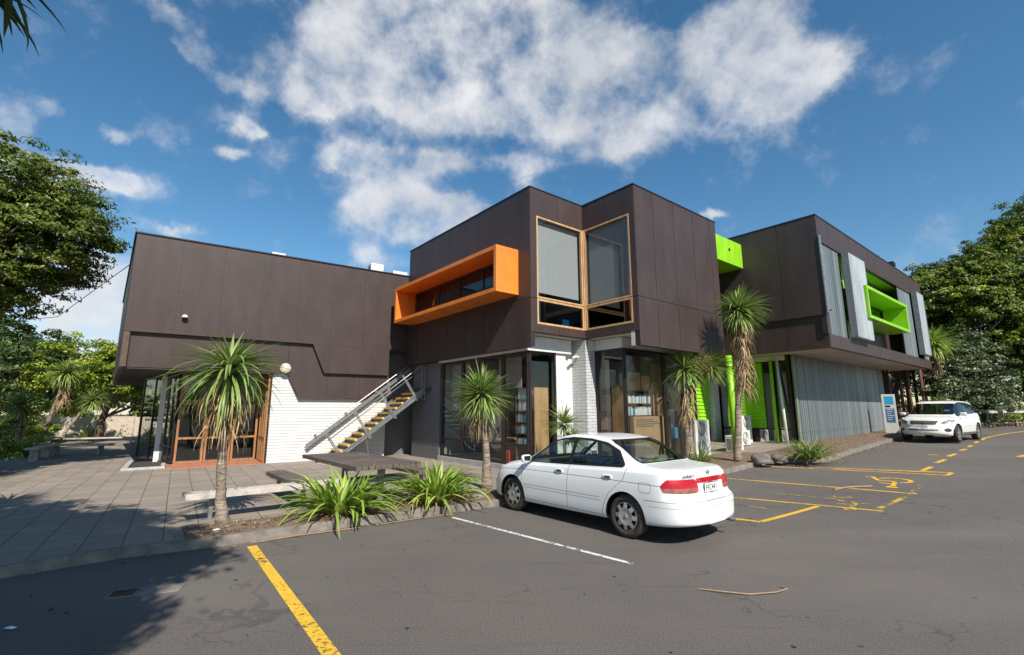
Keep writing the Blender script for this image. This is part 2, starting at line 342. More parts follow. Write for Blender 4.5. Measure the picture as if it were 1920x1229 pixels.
# ---------------- ground ----------------
def asphalt_mat():
    m, nt, b, N, L = newmat('asphalt')
    tc = N.new('ShaderNodeTexCoord'); v = tc.outputs['Object']
    big = maprange(N, L, noise(N, L, v, .35, 6, .6), .3, .7); mid = maprange(N, L, noise(N, L, v, 2.3, 8, .7), .3, .7)
    fine = maprange(N, L, noise(N, L, v, 55, 6, .8), .35, .68)
    c = mixrgb(N, L, big, (.104, .083, .070), (.168, .134, .112)); c = mixrgb(N, L, mid, c, mixrgb(N, L, .4, c, (.16, .13, .11)))
    c = mixrgb(N, L, fine, mixrgb(N, L, .68, c, (.03, .03, .03)), mixrgb(N, L, .38, c, (.26, .25, .235)))
    # cracks: thin lines along distorted voronoi borders, only in patches
    mp = N.new('ShaderNodeMapping'); mp.inputs['Scale'].default_value = (.30, .30, .30); L(v, mp.inputs[0])
    dn = N.new('ShaderNodeTexNoise'); dn.inputs['Scale'].default_value = 2.2; dn.inputs['Detail'].default_value = 6; L(v, dn.inputs['Vector']); dn.inputs['Roughness'].default_value = .45
    av = N.new('ShaderNodeVectorMath'); av.operation = 'MULTIPLY_ADD'; L(dn.outputs['Color'], av.inputs[0]); av.inputs[1].default_value = (.5, .5, 0); L(mp.outputs[0], av.inputs[2])
    vo = N.new('ShaderNodeTexVoronoi'); vo.feature = 'DISTANCE_TO_EDGE'; vo.inputs['Scale'].default_value = .9; L(av.outputs[0], vo.inputs['Vector'])
    cr = maprange(N, L, vo.outputs['Distance'], .002, .008, 1, 0); pt = maprange(N, L, noise(N, L, v, .45, 3), .47, .55)
    mu = N.new('ShaderNodeMath'); mu.operation = 'MULTIPLY'; L(cr, mu.inputs[0]); L(pt, mu.inputs[1])
    mu2 = N.new('ShaderNodeMath'); mu2.operation = 'MULTIPLY'; L(mu.outputs[0], mu2.inputs[0]); mu2.inputs[1].default_value = .42
    c = mixrgb(N, L, mu2.outputs[0], c, (.018, .017, .017))
    # long tyre scuffs, lighter worn wheel paths and square repair patches
    mt = N.new('ShaderNodeMapping'); mt.inputs['Rotation'].default_value = (0, 0, R(-48)); mt.inputs['Scale'].default_value = (.35, 5.5, 1); L(v, mt.inputs[0])
    sc_ = maprange(N, L, noise(N, L, mt.outputs[0], 1.3, 7, .7), .56, .75, 0, .38); c = mixrgb(N, L, sc_, c, (.045, .038, .034))
    m3 = N.new('ShaderNodeMapping'); m3.inputs['Rotation'].default_value = (0, 0, R(40)); m3.inputs['Scale'].default_value = (.16, .5, 1); L(v, m3.inputs[0])
    wp = maprange(N, L, noise(N, L, m3.outputs[0], 1.0, 3, .5), .5, .68, 0, .3); c = mixrgb(N, L, wp, c, (.195, .172, .152))
    # scuffs and spots
    sp = maprange(N, L, noise(N, L, v, 9, 2, .4), .735, .76); c = mixrgb(N, L, sp, c, (.02, .02, .02))
    L(c, b.inputs['Base Color']); b.inputs['Roughness'].default_value = .88; b.inputs['Specular IOR Level'].default_value = .3
    bp = N.new('ShaderNodeBump'); bp.inputs['Strength'].default_value = .7; bp.inputs['Distance'].default_value = .006
    L(noise(N, L, v, 110, 5, .75), bp.inputs['Height']); L(bp.outputs[0], b.inputs['Normal'])
    return m
def paver_mat():
    m, nt, b, N, L = newmat('pavers')
    tc = N.new('ShaderNodeTexCoord'); v = tc.outputs['Object']
    br = N.new('ShaderNodeTexBrick'); br.offset = 0.0; L(v, br.inputs['Vector']); br.inputs['Scale'].default_value = 1
    br.inputs['Brick Width'].default_value = .45; br.inputs['Row Height'].default_value = .45; br.inputs['Mortar Size'].default_value = .007; br.inputs['Mortar Smooth'].default_value = .2
    br.inputs['Color1'].default_value = (.34, .285, .225, 1); br.inputs['Color2'].default_value = (.27, .225, .185, 1); br.inputs['Mortar'].default_value = (.05, .045, .042, 1)
    st = maprange(N, L, noise(N, L, v, 1.1, 8, .7), .3, .7); c = mixrgb(N, L, st, br.outputs[0], mixrgb(N, L, .35, br.outputs[0], (.10, .09, .085)))
    fn = maprange(N, L, noise(N, L, v, 70, 4, .7), .3, .7, .82, 1.15)
    mu = N.new('ShaderNodeVectorMath'); mu.operation = 'SCALE'; L(c, mu.inputs[0]); L(fn, mu.inputs['Scale']); L(mu.outputs[0], b.inputs['Base Color'])
    b.inputs['Roughness'].default_value = .85
    bp = N.new('ShaderNodeBump'); bp.invert = True; bp.inputs['Strength'].default_value = .5; bp.inputs['Distance'].default_value = .008; L(br.outputs['Fac'], bp.inputs['Height']); L(bp.outputs[0], b.inputs['Normal'])
    return m
def paint_mat(name, col, wear=.5, dens=14):
    m, nt, b, N, L = newmat(name)
    tc = N.new('ShaderNodeTexCoord'); v = tc.outputs['Object']
    n1 = noise(N, L, v, dens, 9, .78); n2 = noise(N, L, v, 1.6, 3); ad = N.new('ShaderNodeMath'); ad.operation = 'MULTIPLY_ADD'; L(n2, ad.inputs[0]); ad.inputs[1].default_value = .5; L(n1, ad.inputs[2])
    f = maprange(N, L, ad.outputs[0], wear+.20, wear+.26, 1, 0)
    c = mixrgb(N, L, maprange(N, L, noise(N, L, v, 5, 7), .3, .7), tuple(x*.82 for x in col), col)
    L(c, b.inputs['Base Color']); b.inputs['Roughness'].default_value = .6
    tr = N.new('ShaderNodeBsdfTransparent'); mx = N.new('ShaderNodeMixShader'); L(f, mx.inputs[0]); L(tr.outputs[0], mx.inputs[1]); L(b.outputs[0], mx.inputs[2]); L(mx.outputs[0], N['Material Output'].inputs[0])
    return m
M['asphalt'] = asphalt_mat(); M['paver'] = paver_mat()
M['yellow'] = paint_mat('yellow_road_paint', (.78, .47, .04), .60, 16)
M['yellow_worn'] = paint_mat('worn_yellow_paint', (.66, .42, .06), .50, 9)
M['white_line'] = paint_mat('white_road_paint', (.72, .72, .70), .57, 16)
M['mulch'] = mat('bark_mulch', (.10, .066, .045), .95, .35, 30, 1., 60, col2=(.27, .19, .13))
M['lawn'] = mat('lawn', (.06, .11, .02), .9, .3, 8, .6, 90)
KERB = [(-60, 8.2), (-20, 8.2), (-6, 8.25), (-.85, 8.33), (.3, 8.42), (1.24, 8.22), (2.5, 8.21), (4.07, 8.14), (5.94, 7.98), (9, 7.6), (13.5, 6.9), (15.3, 6.85), (16.0, 6.6), (16.45, 6.0), (16.8, 5.66), (17.6, 5.58), (21, 5.62), (27.2, 6.0), (33, 6.3), (38, 6.6)]
def kerb_w(u):
    for (a, b), (c, d) in zip(KERB, KERB[1:]):
        if u <= c: return b+(d-b)*(u-a)/(c-a)
    return KERB[-1][1]
def grid_sheet(name, us, wfun, off, m, kind_label=None):
    mb = MB(); n = None
    for u in us:
        row = wfun(u); n = len(row)
        for w in row: x, y = xy(u, w); mb.v.append((x, y, gz_u(u)+off))
    for i in range(len(us)-1):
        for j in range(n-1):
            mb.f.append((i*n+j, (i+1)*n+j, (i+1)*n+j+1, i*n+j+1)); mb.m.append(0)
    return mb
us = [-400, -150, -60, -20, 0, 4, 8]+[8+.8*i for i in range(1, 41)]+[50, 70, 120, 400]
mb = grid_sheet('asphalt_ground', us, lambda u: [-400, -100, -30, -10, 0, 5, 10, 20, 40, 60, 120, 400], 0, M['asphalt'])
single('ground', mb, M['asphalt'], kind='structure', label=None, cat=None)
pu = sorted(set([a for a, b in KERB if a > -50]+[-40, -30, -12]+[8+.8*i for i in range(0, 38)]))
pu = [u for u in pu if u <= 38]
mb = grid_sheet('plaza', pu, lambda u: [kerb_w(u)+.02]+[max(kerb_w(u)+.1, w) for w in (9.9, 12, 20, 30, 45)], .12, M['paver'])
pl = single('pavement', mb, M['paver'], None, None, kind='structure')
# rotate texture along the building: handled by object rotation
pl.rotation_euler = (0, 0, R(90-AL))
inv = Matrix.Rotation(-R(90-AL), 4, 'Z')
pl.data.transform(inv)
# kerb stones
def ribbon(path, w0, w1, z0, z1, zf):
    """closed box section swept along (u,w) path, offset to the inner side"""
    mb = MB(); k = len(path); P = []
    for i, (u, w) in enumerate(path):
        a = path[max(i-1, 0)]; b = path[min(i+1, k-1)]; du, dw = b[0]-a[0], b[1]-a[1]; l = math.hypot(du, dw); nu, nw = -dw/l, du/l
        for o, z in ((w0, z0), (w0+.02, z1), (w1, z1), (w1, z0)):
            uu, ww = u+nu*o, w+nw*o; x, y = xy(uu, ww); P.append((x, y, zf(u)+z))
    fs = []
    for i in range(k-1):
        for j in range(4): fs.append((i*4+j, (i+1)*4+j, (i+1)*4+(j+1) % 4, i*4+(j+1) % 4))
    fs += [(0, 1, 2, 3), tuple((k-1)*4+j for j in range(4))[::-1]]
    return mb.add(P, fs)
def densify(path, d):
    out = []
    for (a, b), (c, e) in zip(path, path[1:]):
        n = max(1, int(math.hypot(c-a, e-b)/d))
        out += [(a+(c-a)*i/n, b+(e-b)*i/n) for i in range(n)]
    return out+[path[-1]]
kp = densify([p for p in KERB if p[0] > -25], .9)
single('kerb', ribbon(kp, 0, .14, -.1, .128, gz_u), M['concrete'], None, None, kind='structure', bevel=.012)
# planting beds beside the kerb
def bed(name, poly, z, m):
    mb = MB(); mb.v = [(*xy(u, w), gz_u(u)+z) for u, w in poly]; mb.f = [tuple(range(len(poly)))]; mb.m = [0]; return mb
def strip_bed(u0, u1, wb, z=.127):
    n = 24; P = []
    for i in range(n+1):
        u = u0+(u1-u0)*i/n; a = kerb_w(u)+.13; b = wb(u); P += [(*xy(u, a+(b-a)*q), gz_u(u)+z+.02*math.sin(u*5+q*9)*(0 < q < 1)+.02*(0 < q < 1)) for q in (0, .3, .7, 1)]
    return MB().add(P, [(i*4+j, (i+1)*4+j, (i+1)*4+j+1, i*4+j+1) for i in range(n) for j in range(3)])
single('mulch_bed', strip_bed(.95, 9.0, lambda u: 9.25-.02*u), M['mulch'], None, None, kind='structure')
single('mulch_bed', strip_bed(9.0, 20.6, lambda u: 9.07-.02*u if u < 17 else 7.6), M['mulch'], None, None, kind='structure')
single('mulch_bed', strip_bed(20.6, 36, lambda u: 7.72), M['mulch'], None, None, kind='structure')
single('kerb', ribbon([(.93, 8.35), (.9, 9.2), (.99, 9.30), (3, 9.28), (9, 9.12)], 0, .10, .02, .135, gz_u), M['concrete'], None, None, kind='structure', bevel=.01)
# painted markings
def line(pts, w, m, label, cat='road marking', off=.004, dash=None):
    mb = MB(); P = [Vector((*p, 0)) for p in pts]
    for a, b in zip(P, P[1:]):
        n = max(1, int((b-a).length/.4)); t = (b-a).normalized(); nn = Vector((-t.y, t.x, 0))*w/2; vs = []
        for i in range(n+1):
            c = a+(b-a)*i/n
            for q in (c-nn, c+nn): vs.append((q.x, q.y, gz(q.x, q.y)+off))
        mb.add(vs, [(2*i, 2*i+2, 2*i+3, 2*i+1) for i in range(n)])
    o = single('road_marking', mb, m, None, None, kind='structure'); return o
line([(-3.725, 7.24), (-1.36, 4.05), (-.6, 3.02)], .125, M['yellow'], '')
line([(-1.08, 9.04), (1.50, 6.38)], .075, M['white_line'], '')
line([(3.2, 9.37), (4.24, 8.61), (5.92, 9.72)], .1, M['yellow'], '')
line([(4.1, 11.25), (6.80, 9.20)], .08, M['yellow'], '')
line([(4.9, 13.75), (8.53, 10.51)], .085, M['yellow'], '')
line([(7.0, 15.2), (8.36, 14.19), (10.79, 12.32), (11.2, 12.6), (10.70, 12.95), (8.6, 14.3)], .09, M['yellow'], '')
line([(8.36, 14.26), (11.1, 12.63)], .06, M['yellow_worn'], '')
line([(10.81, 13.05), (11.51, 13.56)], .12, M['yellow'], '')
for a, b in (((12.13, 14.13), (12.89, 14.67)), ((13.51, 15.26), (14.23, 15.79)), ((15.1, 16.55), (15.75, 17.08)), ((16.6, 17.85), (17.4, 18.6)), ((18.5, 19.6), (19.2, 20.2))): line([a, b], .12, M['yellow'], '')
line([(13.3, 15.75), (14.1, 15.85)], .12, M['yellow_worn'], '')
line([(13.2, 15.55), (14.0, 15.6)], .10, M['yellow_worn'], '')
line([(15.1, 14.7), (15.7, 15.06)], .14, M['yellow'], '')
line([(19.9, 20.75), (20.71, 21.47), (22.19, 22.49), (23.83, 23.46), (25.42, 24.25), (28, 25.1)], .11, M['yellow'], '')
line([(22.6, 24.6), (23.6, 25.1)], .12, M['yellow'], '')
# wheelchair symbols (arm, back, wheel arc) lying in the bays
def wheelchair(cx, cy, rot, s, m):
    mb = MB(); c0, s0 = math.cos(rot), math.sin(rot)
    def strip(pts, w):
        P = [Vector((*p, 0)) for p in pts]; vs = []
        for i, p in enumerate(P):
            t = (P[min(i+1, len(P)-1)]-P[max(i-1, 0)]).normalized(); nn = Vector((-t.y, t.x, 0))*w/2
            for q in (p-nn, p+nn):
                x = cx+(q.x*c0-q.y*s0)*s; y = cy+(q.x*s0+q.y*c0)*s; vs.append((x, y, gz(x, y)+.0045))
        mb.add(vs, [(2*i, 2*i+2, 2*i+3, 2*i+1) for i in range(len(P)-1)])
    strip([(.38*math.cos(a), .38*math.sin(a)) for a in [R(q) for q in range(115, 345, 12)]], .11)
    strip([(-.05, 1.0), (-.05, .38), (.02, .2), (.36, .2), (.58, -.38), (.74, -.30)], .12)
    strip([(0, .62), (.3, .62)], .09)
    strip([(-.05+.09*math.cos(R(a)), 1.16+.09*math.sin(R(a))) for a in range(0, 361, 30)], .1)
    single('road_marking', mb, m, None, None, kind='structure')
wheelchair(9.22, 11.98, R(-224), .82, M['yellow'])
wheelchair(6.95, 10.12, R(-224), .8, M['yellow_worn'])
line([(5.75, 11.15), (6.7, 10.3)], .05, M['yellow_worn'], '')
line([(6.85, 9.4), (8.1, 10.29), (9.4, 11.4)], .10, M['yellow_worn'], '')
line([(4.15, 10.1), (4.5, 10.45)], .18, M['yellow_worn'], '')
line([(4.65, 9.9), (5.0, 9.5)], .05, M['yellow_worn'], '')
# terracotta step, drain pit and lawn behind
mb = MB().hprism([(-.35, 18.85), (2.66, 18.72), (2.64, 20.34), (0, 20.34)], .10, .135)
single('pavement', mb, M['terra'], None, None, (0, 0, 0), AL, kind='structure')
mb = MB().hprism([(-45, 46), (3, 43), (3, 90), (-90, 90), (-90, 50)], .05, .14)
single('lawn', mb, M['lawn'], None, None, (0, 0, 0), AL, kind='structure')

# ---------------- buildings ----------------
def cells(lo, hi, seams, holes):
    """grid of panel rectangles between seams, skipping the holes"""
    xs = sorted(set([lo[0], hi[0]]+[s for s in seams[0] if lo[0] < s < hi[0]]+[h[0] for h in holes]+[h[1] for h in holes]))
    zs = sorted(set([lo[1], hi[1]]+[s for s in seams[1] if lo[1] < s < hi[1]]+[h[2] for h in holes]+[h[3] for h in holes]))
    xs = [x for x in xs if lo[0]-1e-6 <= x <= hi[0]+1e-6]; zs = [z for z in zs if lo[1]-1e-6 <= z <= hi[1]+1e-6]
    for a, b in zip(xs, xs[1:]):
        for c, d in zip(zs, zs[1:]):
            if b-a < 1e-4 or d-c < 1e-4: continue
            mx, mz = (a+b)/2, (c+d)/2
            if any(h[0] < mx < h[1] and h[2] < mz < h[3] for h in holes): continue
            yield a, b, c, d
def clad(mb, P0, ex, nr, a0, a1, z0, z1, vs, hs, holes=(), th=.012, gap=.009, screws=True):
    vset = set(vs); hset = set(hs)
    for a, b, c, d in cells((a0, z0), (a1, z1), (vs, hs), holes):
        ga = gap if a in vset else 0; gb = gap if b in vset else 0; gc = gap if c in hset else 0; gd = gap if d in hset else 0
        mb.mi = 0; mb.slab(P0, ex, nr, a+ga, b-gb, c+gc, d-gd, .002, th)
        mb.mi = 1; mb.slab(P0, ex, nr, a, b, c, d, -.16, 0.0)
        if screws:
            mb.mi = 2
            for x in (a+.045, b-.045):
                k = max(2, int((d-c)/.55)+1)
                for i in range(k):
                    z = c+.05+(d-c-.1)*i/(k-1); mb.slab(P0, ex, nr, x-.011, x+.011, z-.011, z+.011, th-.001, th+.004)
    mb.mi = 0
BM = [M['brown'], M['brown_edge'], M['screw']]
def seams(a, b, step=1.2, o=0): 
    r = []; x = a+o
    while x < b: r.append(round(x, 3)); x += step
    return r
def pane(parent, P0, ex, nr, a0, a1, z0, z1, frame_m, glass_m, t=.06, d0=-.04, d1=.03, name='window', cuts_a=(), cuts_z=(), label=None, gd=0.0):
    """window = frame mesh (with mullions) and its glass as sub-part"""
    mb = MB()
    mb.slab(P0, ex, nr, a0, a0+t, z0, z1, d0, d1); mb.slab(P0, ex, nr, a1-t, a1, z0, z1, d0, d1)
    mb.slab(P0, ex, nr, a0+t, a1-t, z0, z0+t, d0, d1-.002); mb.slab(P0, ex, nr, a0+t, a1-t, z1-t, z1, d0, d1-.002)
    for c in cuts_a: mb.slab(P0, ex, nr, c-t/2, c+t/2, z0+t, z1-t, d0+.002, d1-.004)
    for c in cuts_z: mb.slab(P0, ex, nr, a0+t, a1-t, c-t/2, c+t/2, d0+.004, d1-.006)
    f = part(name, mb, frame_m, parent, bevel=.004, label=label)
    g = MB(); g.slab(P0, ex, nr, a0+t*.5, a1-t*.5, z0+t*.5, z1-t*.5, gd-.0045, gd+.0045)
    # single sheet of glass: keep only the outer face
    g2 = MB(); A = [(P0[0]+ex[0]*a+nr[0]*gd, P0[1]+ex[1]*a+nr[1]*gd, z) for a, z in ((a0+t*.5, z0+t*.5), (a1-t*.5, z0+t*.5), (a1-t*.5, z1-t*.5), (a0+t*.5, z1-t*.5))]
    g2.add(A, [(0, 1, 2, 3)] if (ex[1]*nr[0]-ex[0]*nr[1]) > 0 else [(3, 2, 1, 0)]); part('pane', g2, glass_m, f, recalc=False)
    return f
EU, EW = (1, 0), (0, 1); NU, NW = (-1, 0), (0, -1)

# ===== middle block =====
BLK[0] = .95
OM = (9.4, 8.5, .12)
mid = thing('office_building', 'dark brown panel-clad block with orange box window and cut-in corner windows, in the centre', 'building', OM, AU)
mb = MB(); H0, H1 = 3.8, 8.9
vs_l = seams(10.64, 18.7); 
clad(mb, (9.4, 0), EW, NU, 10.64, 18.7, H0, H1, vs_l, [5.3], [(12.2, 17.95, 5.98, 6.80)])
clad(mb, (0, 10.64), EU, NW, 9.4, 11.82-.014, 4.25, H1, [10.6], [5.3], [(9.66, 11.76, 4.5, 8.0)])
clad(mb, (11.82, 0), EW, NU, 8.48, 10.64-.014, 4.25, H1, [9.6], [5.3], [(8.68, 10.58, 4.5, 8.0)])
clad(mb, (0, 8.48), EU, NW, 11.82, 16.85, H0, H1, seams(12.0, 16.8, 1.2, .8), [5.3])
part('cladding', mb, BM, mid)
mb = MB(); mb.box(11.82, 12.0, 8.66, 8.80, H0+.01, 4.25); mb.box(9.42, 9.56, 10.66, 10.80, H0+.01, 4.25)
mb.slab((9.4, 0), EW, NU, 10.8, 18.7, H0+.01, 4.22, -.17, -.155)
part('skirt_back', mb, M['white_soffit'], mid)
mb = MB(); P = [(9.3, 18.8), (9.3, 10.62), (11.8, 10.62), (11.8, 8.4), (16.9, 8.4), (16.9, 18.8)]
def grow(z0, z1, g):
    m_ = MB(); m_.hprism([(9.4-g, 18.7+g), (9.4-g, 10.64-g), (11.82-g, 10.64-g), (11.82-g, 8.48-g), (16.85+g, 8.48-g), (16.85+g, 18.7+g)], z0, z1); return m_
part('roof', grow(8.9, 8.935, .03), M['flash'], mid)
mb = MB(); mb.hprism([(9.57, 18.55), (9.57, 10.81), (11.99, 10.81), (11.99, 8.65), (16.68, 8.65), (16.68, 18.55)], 4.22, 4.34)
part('soffit', mb, M['white_soffit'], mid)
mb = MB(); mb.hprism([(9.57, 18.55), (9.57, 10.81), (11.99, 10.81), (11.99, 8.65), (16.68, 8.65), (16.68, 18.55)], 8.2, 8.3)
part('ceiling', mb, M['inside'], mid)
mb = MB(); mb.box(16.69, 16.85, 8.66, 18.7, H0, H1); mb.box(9.56, 16.69, 18.54, 18.7, H0, H1)
part('rear_wall', mb, M['brown'], mid)
mb = MB(); mb.box(13.6, 13.7, 9, 18.5, 4.35, 8.2); mb.box(9.6, 13.6, 13.9, 14, 4.35, 8.2) ; mb.box(11.2, 11.25, 12, 13.9, 4.35, 8.2)
part('partition', mb, M['inside_dark'], mid)
# corner windows, timber framed
for (P0, ex, nr, a0, a1) in (((0, 10.64), EU, NW, 9.66, 11.76), ((11.82, 0), EW, NU, 8.68, 10.58)):
    pane(mid, P0, ex, nr, a0, a1, 5.32, 8.0, M['pale_timber'], M['glass'], .055, -.07, .02, 'window', label='tall upper pane of the cut-in corner window')
    pane(mid, P0, ex, nr, a0, a1, 4.5, 5.30, M['pale_timber'], M['darkglass'], .065, -.07, .022, 'window', label='low pane under the tall corner pane')
mb = MB(); mb.box(11.762, 11.818, 10.582, 10.638, 4.5, 8.0); part('corner_post', mb, M['pale_timber'], mid, bevel=.004)
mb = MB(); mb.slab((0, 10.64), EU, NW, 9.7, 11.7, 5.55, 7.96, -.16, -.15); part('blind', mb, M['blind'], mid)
part('blind', MB().slab((11.82, 0), EW, NU, 8.72, 10.5, 5.42, 7.96, -.16, -.15), M['blind_shade'], mid)
# orange box window
mb = MB(); x0, x1 = 8.5, 9.39; a0, a1, b0, b1, t = 11.2, 18.2, 5.47, 6.95, .13
mb.box(x0, x1, a0, a1, b1-t, b1); mb.box(x0, x1, a0, a1, b0, b0+t); mb.box(x0, x1, a0, a0+t, b0+t, b1-t); mb.box(x0, x1, a1-t, a1, b0+t, b1-t)
m2 = MB()
ob = part('box_surround', mb, M['orange'], mid, bevel=.006, label='deep bright orange box frame around the strip window')
for w in (12.9, 14.65, 16.4):
    mj = MB(); mj.box(x0-.0015, x1, w-.004, w+.004, b1+.0005, b1+.0015); mj.box(x0-.002, x0-.0005, w-.004, w+.004, b1-t, b1+.0004); part('sheet_joint', mj, M['side_brown'], ob)
    mj = MB(); mj.box(x0-.002, x0-.0005, w-.004, w+.004, b0-.0004, b0+t); mj.box(x0-.0015, x1, w-.004, w+.004, b0-.0015, b0-.0005); mj.box(x0, x1, w-.004, w+.004, b0+t+.0005, b0+t+.0015); part('sheet_joint', mj, M['side_brown'], ob)
pane(mid, (9.4, 0), EW, NU, 12.2, 17.95, 5.98, 6.80, M['darkalu'], M['darkglass'], .07, -.06, .03, 'window', cuts_a=(13.1, 14.6, 16.1), label='long strip window inside the orange box')
mb = MB(); mb.box(9.9, 9.95, 12, 18, 5.9, 6.9); mb.box(9.5,9.9,15.1,15.15,5.9,6.9); part('partition', mb, M['inside_dark'], mid)
# ground floor glazing
GZ, GH = .2, 3.74
da = M['darkalu']
mb = MB(); mb.box(9.62, 9.95, 11.1, 16.4, GH+.002, 4.2); mb.box(9.95, 11.6, 11.1, 11.4, GH+.002, 4.2)
mb.box(11.4, 11.82, 11.3, 11.6, -.1, 4.2); mb.box(10.96, 11.4, 11.18, 11.34, -.1, 4.2)
part('white_fascia', mb, M['white'], mid)
for a, b in ((14.87, 16.3), (12.46, 14.87), (11.2, 12.46)):
    pane(mid, (9.77, 0), EW, NU, a+.001, b-.001, GZ, GH, da, M['glass'], .075, -.06, .03, 'window', cuts_z=(.83,), cuts_a=((13.6,) if a == 12.46 else ()))
pane(mid, (0, 11.2), EU, NW, 9.80, 10.95, GZ, GH, da, M['glass'], .075, -.06, .03, 'window')
pane(mid, (12.3, 0), EW, NU, 9.47, 10.62, .3, 3.85, da, M['glass'], .075, -.06, .03, 'window')
for a, b in ((12.3, 14.45), (14.45, 16.4)):
    pane(mid, (0, 9.47), EU, NW, a+.001, b-.001, .3, 3.85, da, M['glass'], .075, -.06, .03, 'window')
mb = MB(); mb.box(9.65, 9.95, 11.1, 16.4, -.1, GZ-.001); mb.box(12.2, 16.5, 9.4, 9.7, -.1, .299); mb.box(12.2, 12.5, 9.7, 10.64, -.1, .299)
part('plinth', mb, M['concrete_grey'], mid)
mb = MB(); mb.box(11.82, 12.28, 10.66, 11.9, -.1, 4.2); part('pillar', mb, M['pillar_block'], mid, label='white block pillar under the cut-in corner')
mb = MB(); mb.box(12.0, 12.34, 10.64, 11, 3.86, 4.2); mb.box(12.25, 16.5, 9.5, 9.7, 3.86, 4.2); mb.box(12.25,12.4,9.7,10.62,3.86,4.2); part('lintel', mb, M['white'], mid)
mb = MB(); mb.box(9.7, 9.95, 16.41, 18.6, -.1, 3.8); part('side_wall', mb, M['shade_block'], mid, label='block wall beside the stairs, its shade painted in as dark grey')
mb = MB(); mb.box(16.2, 16.5, 9.8, 18.6, .05, 4.2); mb.box(9.96, 16.2, 16.42, 16.6, .05, 4.2); part('inner_wall', mb, M['inside'], mid)
mb = MB(); mb.hprism([(9.9, 16.4), (9.9, 11.3), (12.45, 11.3), (12.45, 9.6), (16.3, 9.6), (16.3, 16.4)], .1, .2); part('inner_floor', mb, M['carpet'], mid)
mb = MB()
for w in (10.6, 12.4, 14.2): mb.box(13.2, 13.5, w, w+1.2, 4.15, 4.2)
part('ceiling_light', mb, M['white'], mid)
mb = MB(); mb.box(13.9, 14.0, 12.4, 16.4, .2, 4.2); part('inner_screen', mb, M['inside_dark'], mid)
part('blind', MB().box(10.12, 10.14, 11.95, 13.15, 2.62, 3.66), mat('beige_blind', (.42, .37, .29), .85, .04), mid, label='beige blind behind the left ground floor glazing')
part('blind', MB().box(10.12, 10.14, 14.95, 16.2, 1.9, 3.66), M['blind'], mid, label='grey blind behind the leftmost ground floor pane')
# wall behind the entry landing, next to the stairs
mb = MB(); mb.box(10.6, 10.75, 16.7, 19.5, 2.5, 5.0); part('entry_wall', mb, M['inside_dark'], mid)
pane(mid, (10.55, 0), EW, NU, 16.8, 17.6, 2.7, 4.2, M['orange'], M['darkglass'], .09, -.03, .03, 'door', label='orange framed glass door at the head of the stairs')
pane(mid, (10.55, 0), EW, NU, 17.65, 18.5, 2.7, 4.2, M['darkalu'], M['darkglass'], .07, -.03, .03, 'door')

BLK[0] = 1.0
# ===== left block =====
OL = (-1.57, 18.5, .12)
left = thing('hall_building', 'long dark brown block with overhanging upper storey and timber framed entrance, on the left', 'building', OL, AL)
mb = MB(); ZT = 7.46
sl = [-.34, .86, 2.08, 3.28, 4.48, 5.68, 6.85, 8.05, 9.25]
clad(mb, (0, 18.5), EU, NW, -1.57, 10.5, 4.33, ZT, sl, [])
for a, b in zip([3.87, 4.48, 5.68], [4.48, 5.68, 6.79]):
    for mi, d0, d1, g in ((0, .002, .012, .004), (1, -.10, 0, 0)):
        mb.mi = mi
        if a == 3.87: poly = [(3.875, 4.33-g), (4.325, 3.28), (4.48-g, 3.28), (4.48-g, 4.33-g)]
        else: poly = [(a+g, 3.28), (b-g, 3.28), (b-g, 4.33-g), (a+g, 4.33-g)]
        mb.pslab((0, 18.5), EU, NW, poly, d0, d1)
mb.mi = 0
part('upper_cladding', mb, BM, left)
mb = MB()
lowp = [[(-1.57, 3.25), (-.34, 3.25), (-.34, 4.5), (-1.57, 4.5)]]+[[(a+.004, 3.25), (b-.004, 3.25), (b-.004, 4.5), (a+.004, 4.5)] for a, b in ((-.34, .86), (.86, 2.08), (2.08, 3.10))]
for q in lowp+[[(3.104, 3.25), (3.54, 2.37), (4.476, 2.37), (4.476, 3.248), (4.476, 4.5), (3.104, 4.5)], [(4.484, 2.37), (5.676, 2.37), (5.676, 3.5), (4.484, 3.5)], [(5.684, 2.37), (6.8, 2.37), (6.8, 3.5), (5.684, 3.5)]]:
    mb.mi = 0; mb.pslab((0, 18.63), EU, NW, q, 0, .012)
    mb.mi = 1; mb.pslab((0, 18.63), EU, NW, q, -.14, -.001)
mb.mi = 0
part('lower_cladding', mb, BM, left)
mb = MB(); mb.box(2.66, 6.84, 18.79, 19.0, .05, 3.3); part('block_wall', mb, M['white_block'], left, label='white painted block wall behind the stairs')
mb = MB(); mb.box(6.80, 6.84, 19.0, 19.6, .05, 4.4); mb.box(6.85, 8.6, 19.3, 19.5, .05, 4.4); mb.box(6.86, 11, 18.66, 21.5, 4.34, 4.42); part('recess_wall', mb, M['shade_block'], left)
far = (-1.57-.0983*13, 18.5+.995*13)
def lp(a, z): return None
sx, sy = (-.0983, .9952); snx, sny = (-.9952, -.0983)
mb = MB(); mb.slab((-1.57, 18.5), (sx, sy), (snx, sny), .0, 13, 3.25, ZT, -.15, 0.0)
part('end_wall', mb, M['side_brown'], left)
mb = MB(); mb.hprism([(-1.62, 18.45), (10.5, 18.45), (10.5, 31), (far[0]-.05, far[1])], ZT, ZT+.04); part('roof', mb, M['flash'], left)
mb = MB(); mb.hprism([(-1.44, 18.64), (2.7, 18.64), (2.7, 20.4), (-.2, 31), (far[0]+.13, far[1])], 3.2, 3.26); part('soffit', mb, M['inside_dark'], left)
mb = MB(); mb.box(2.7, 10.5, 30.8, 31, 0.1, ZT); part('rear_wall', mb, M['brown'], left)
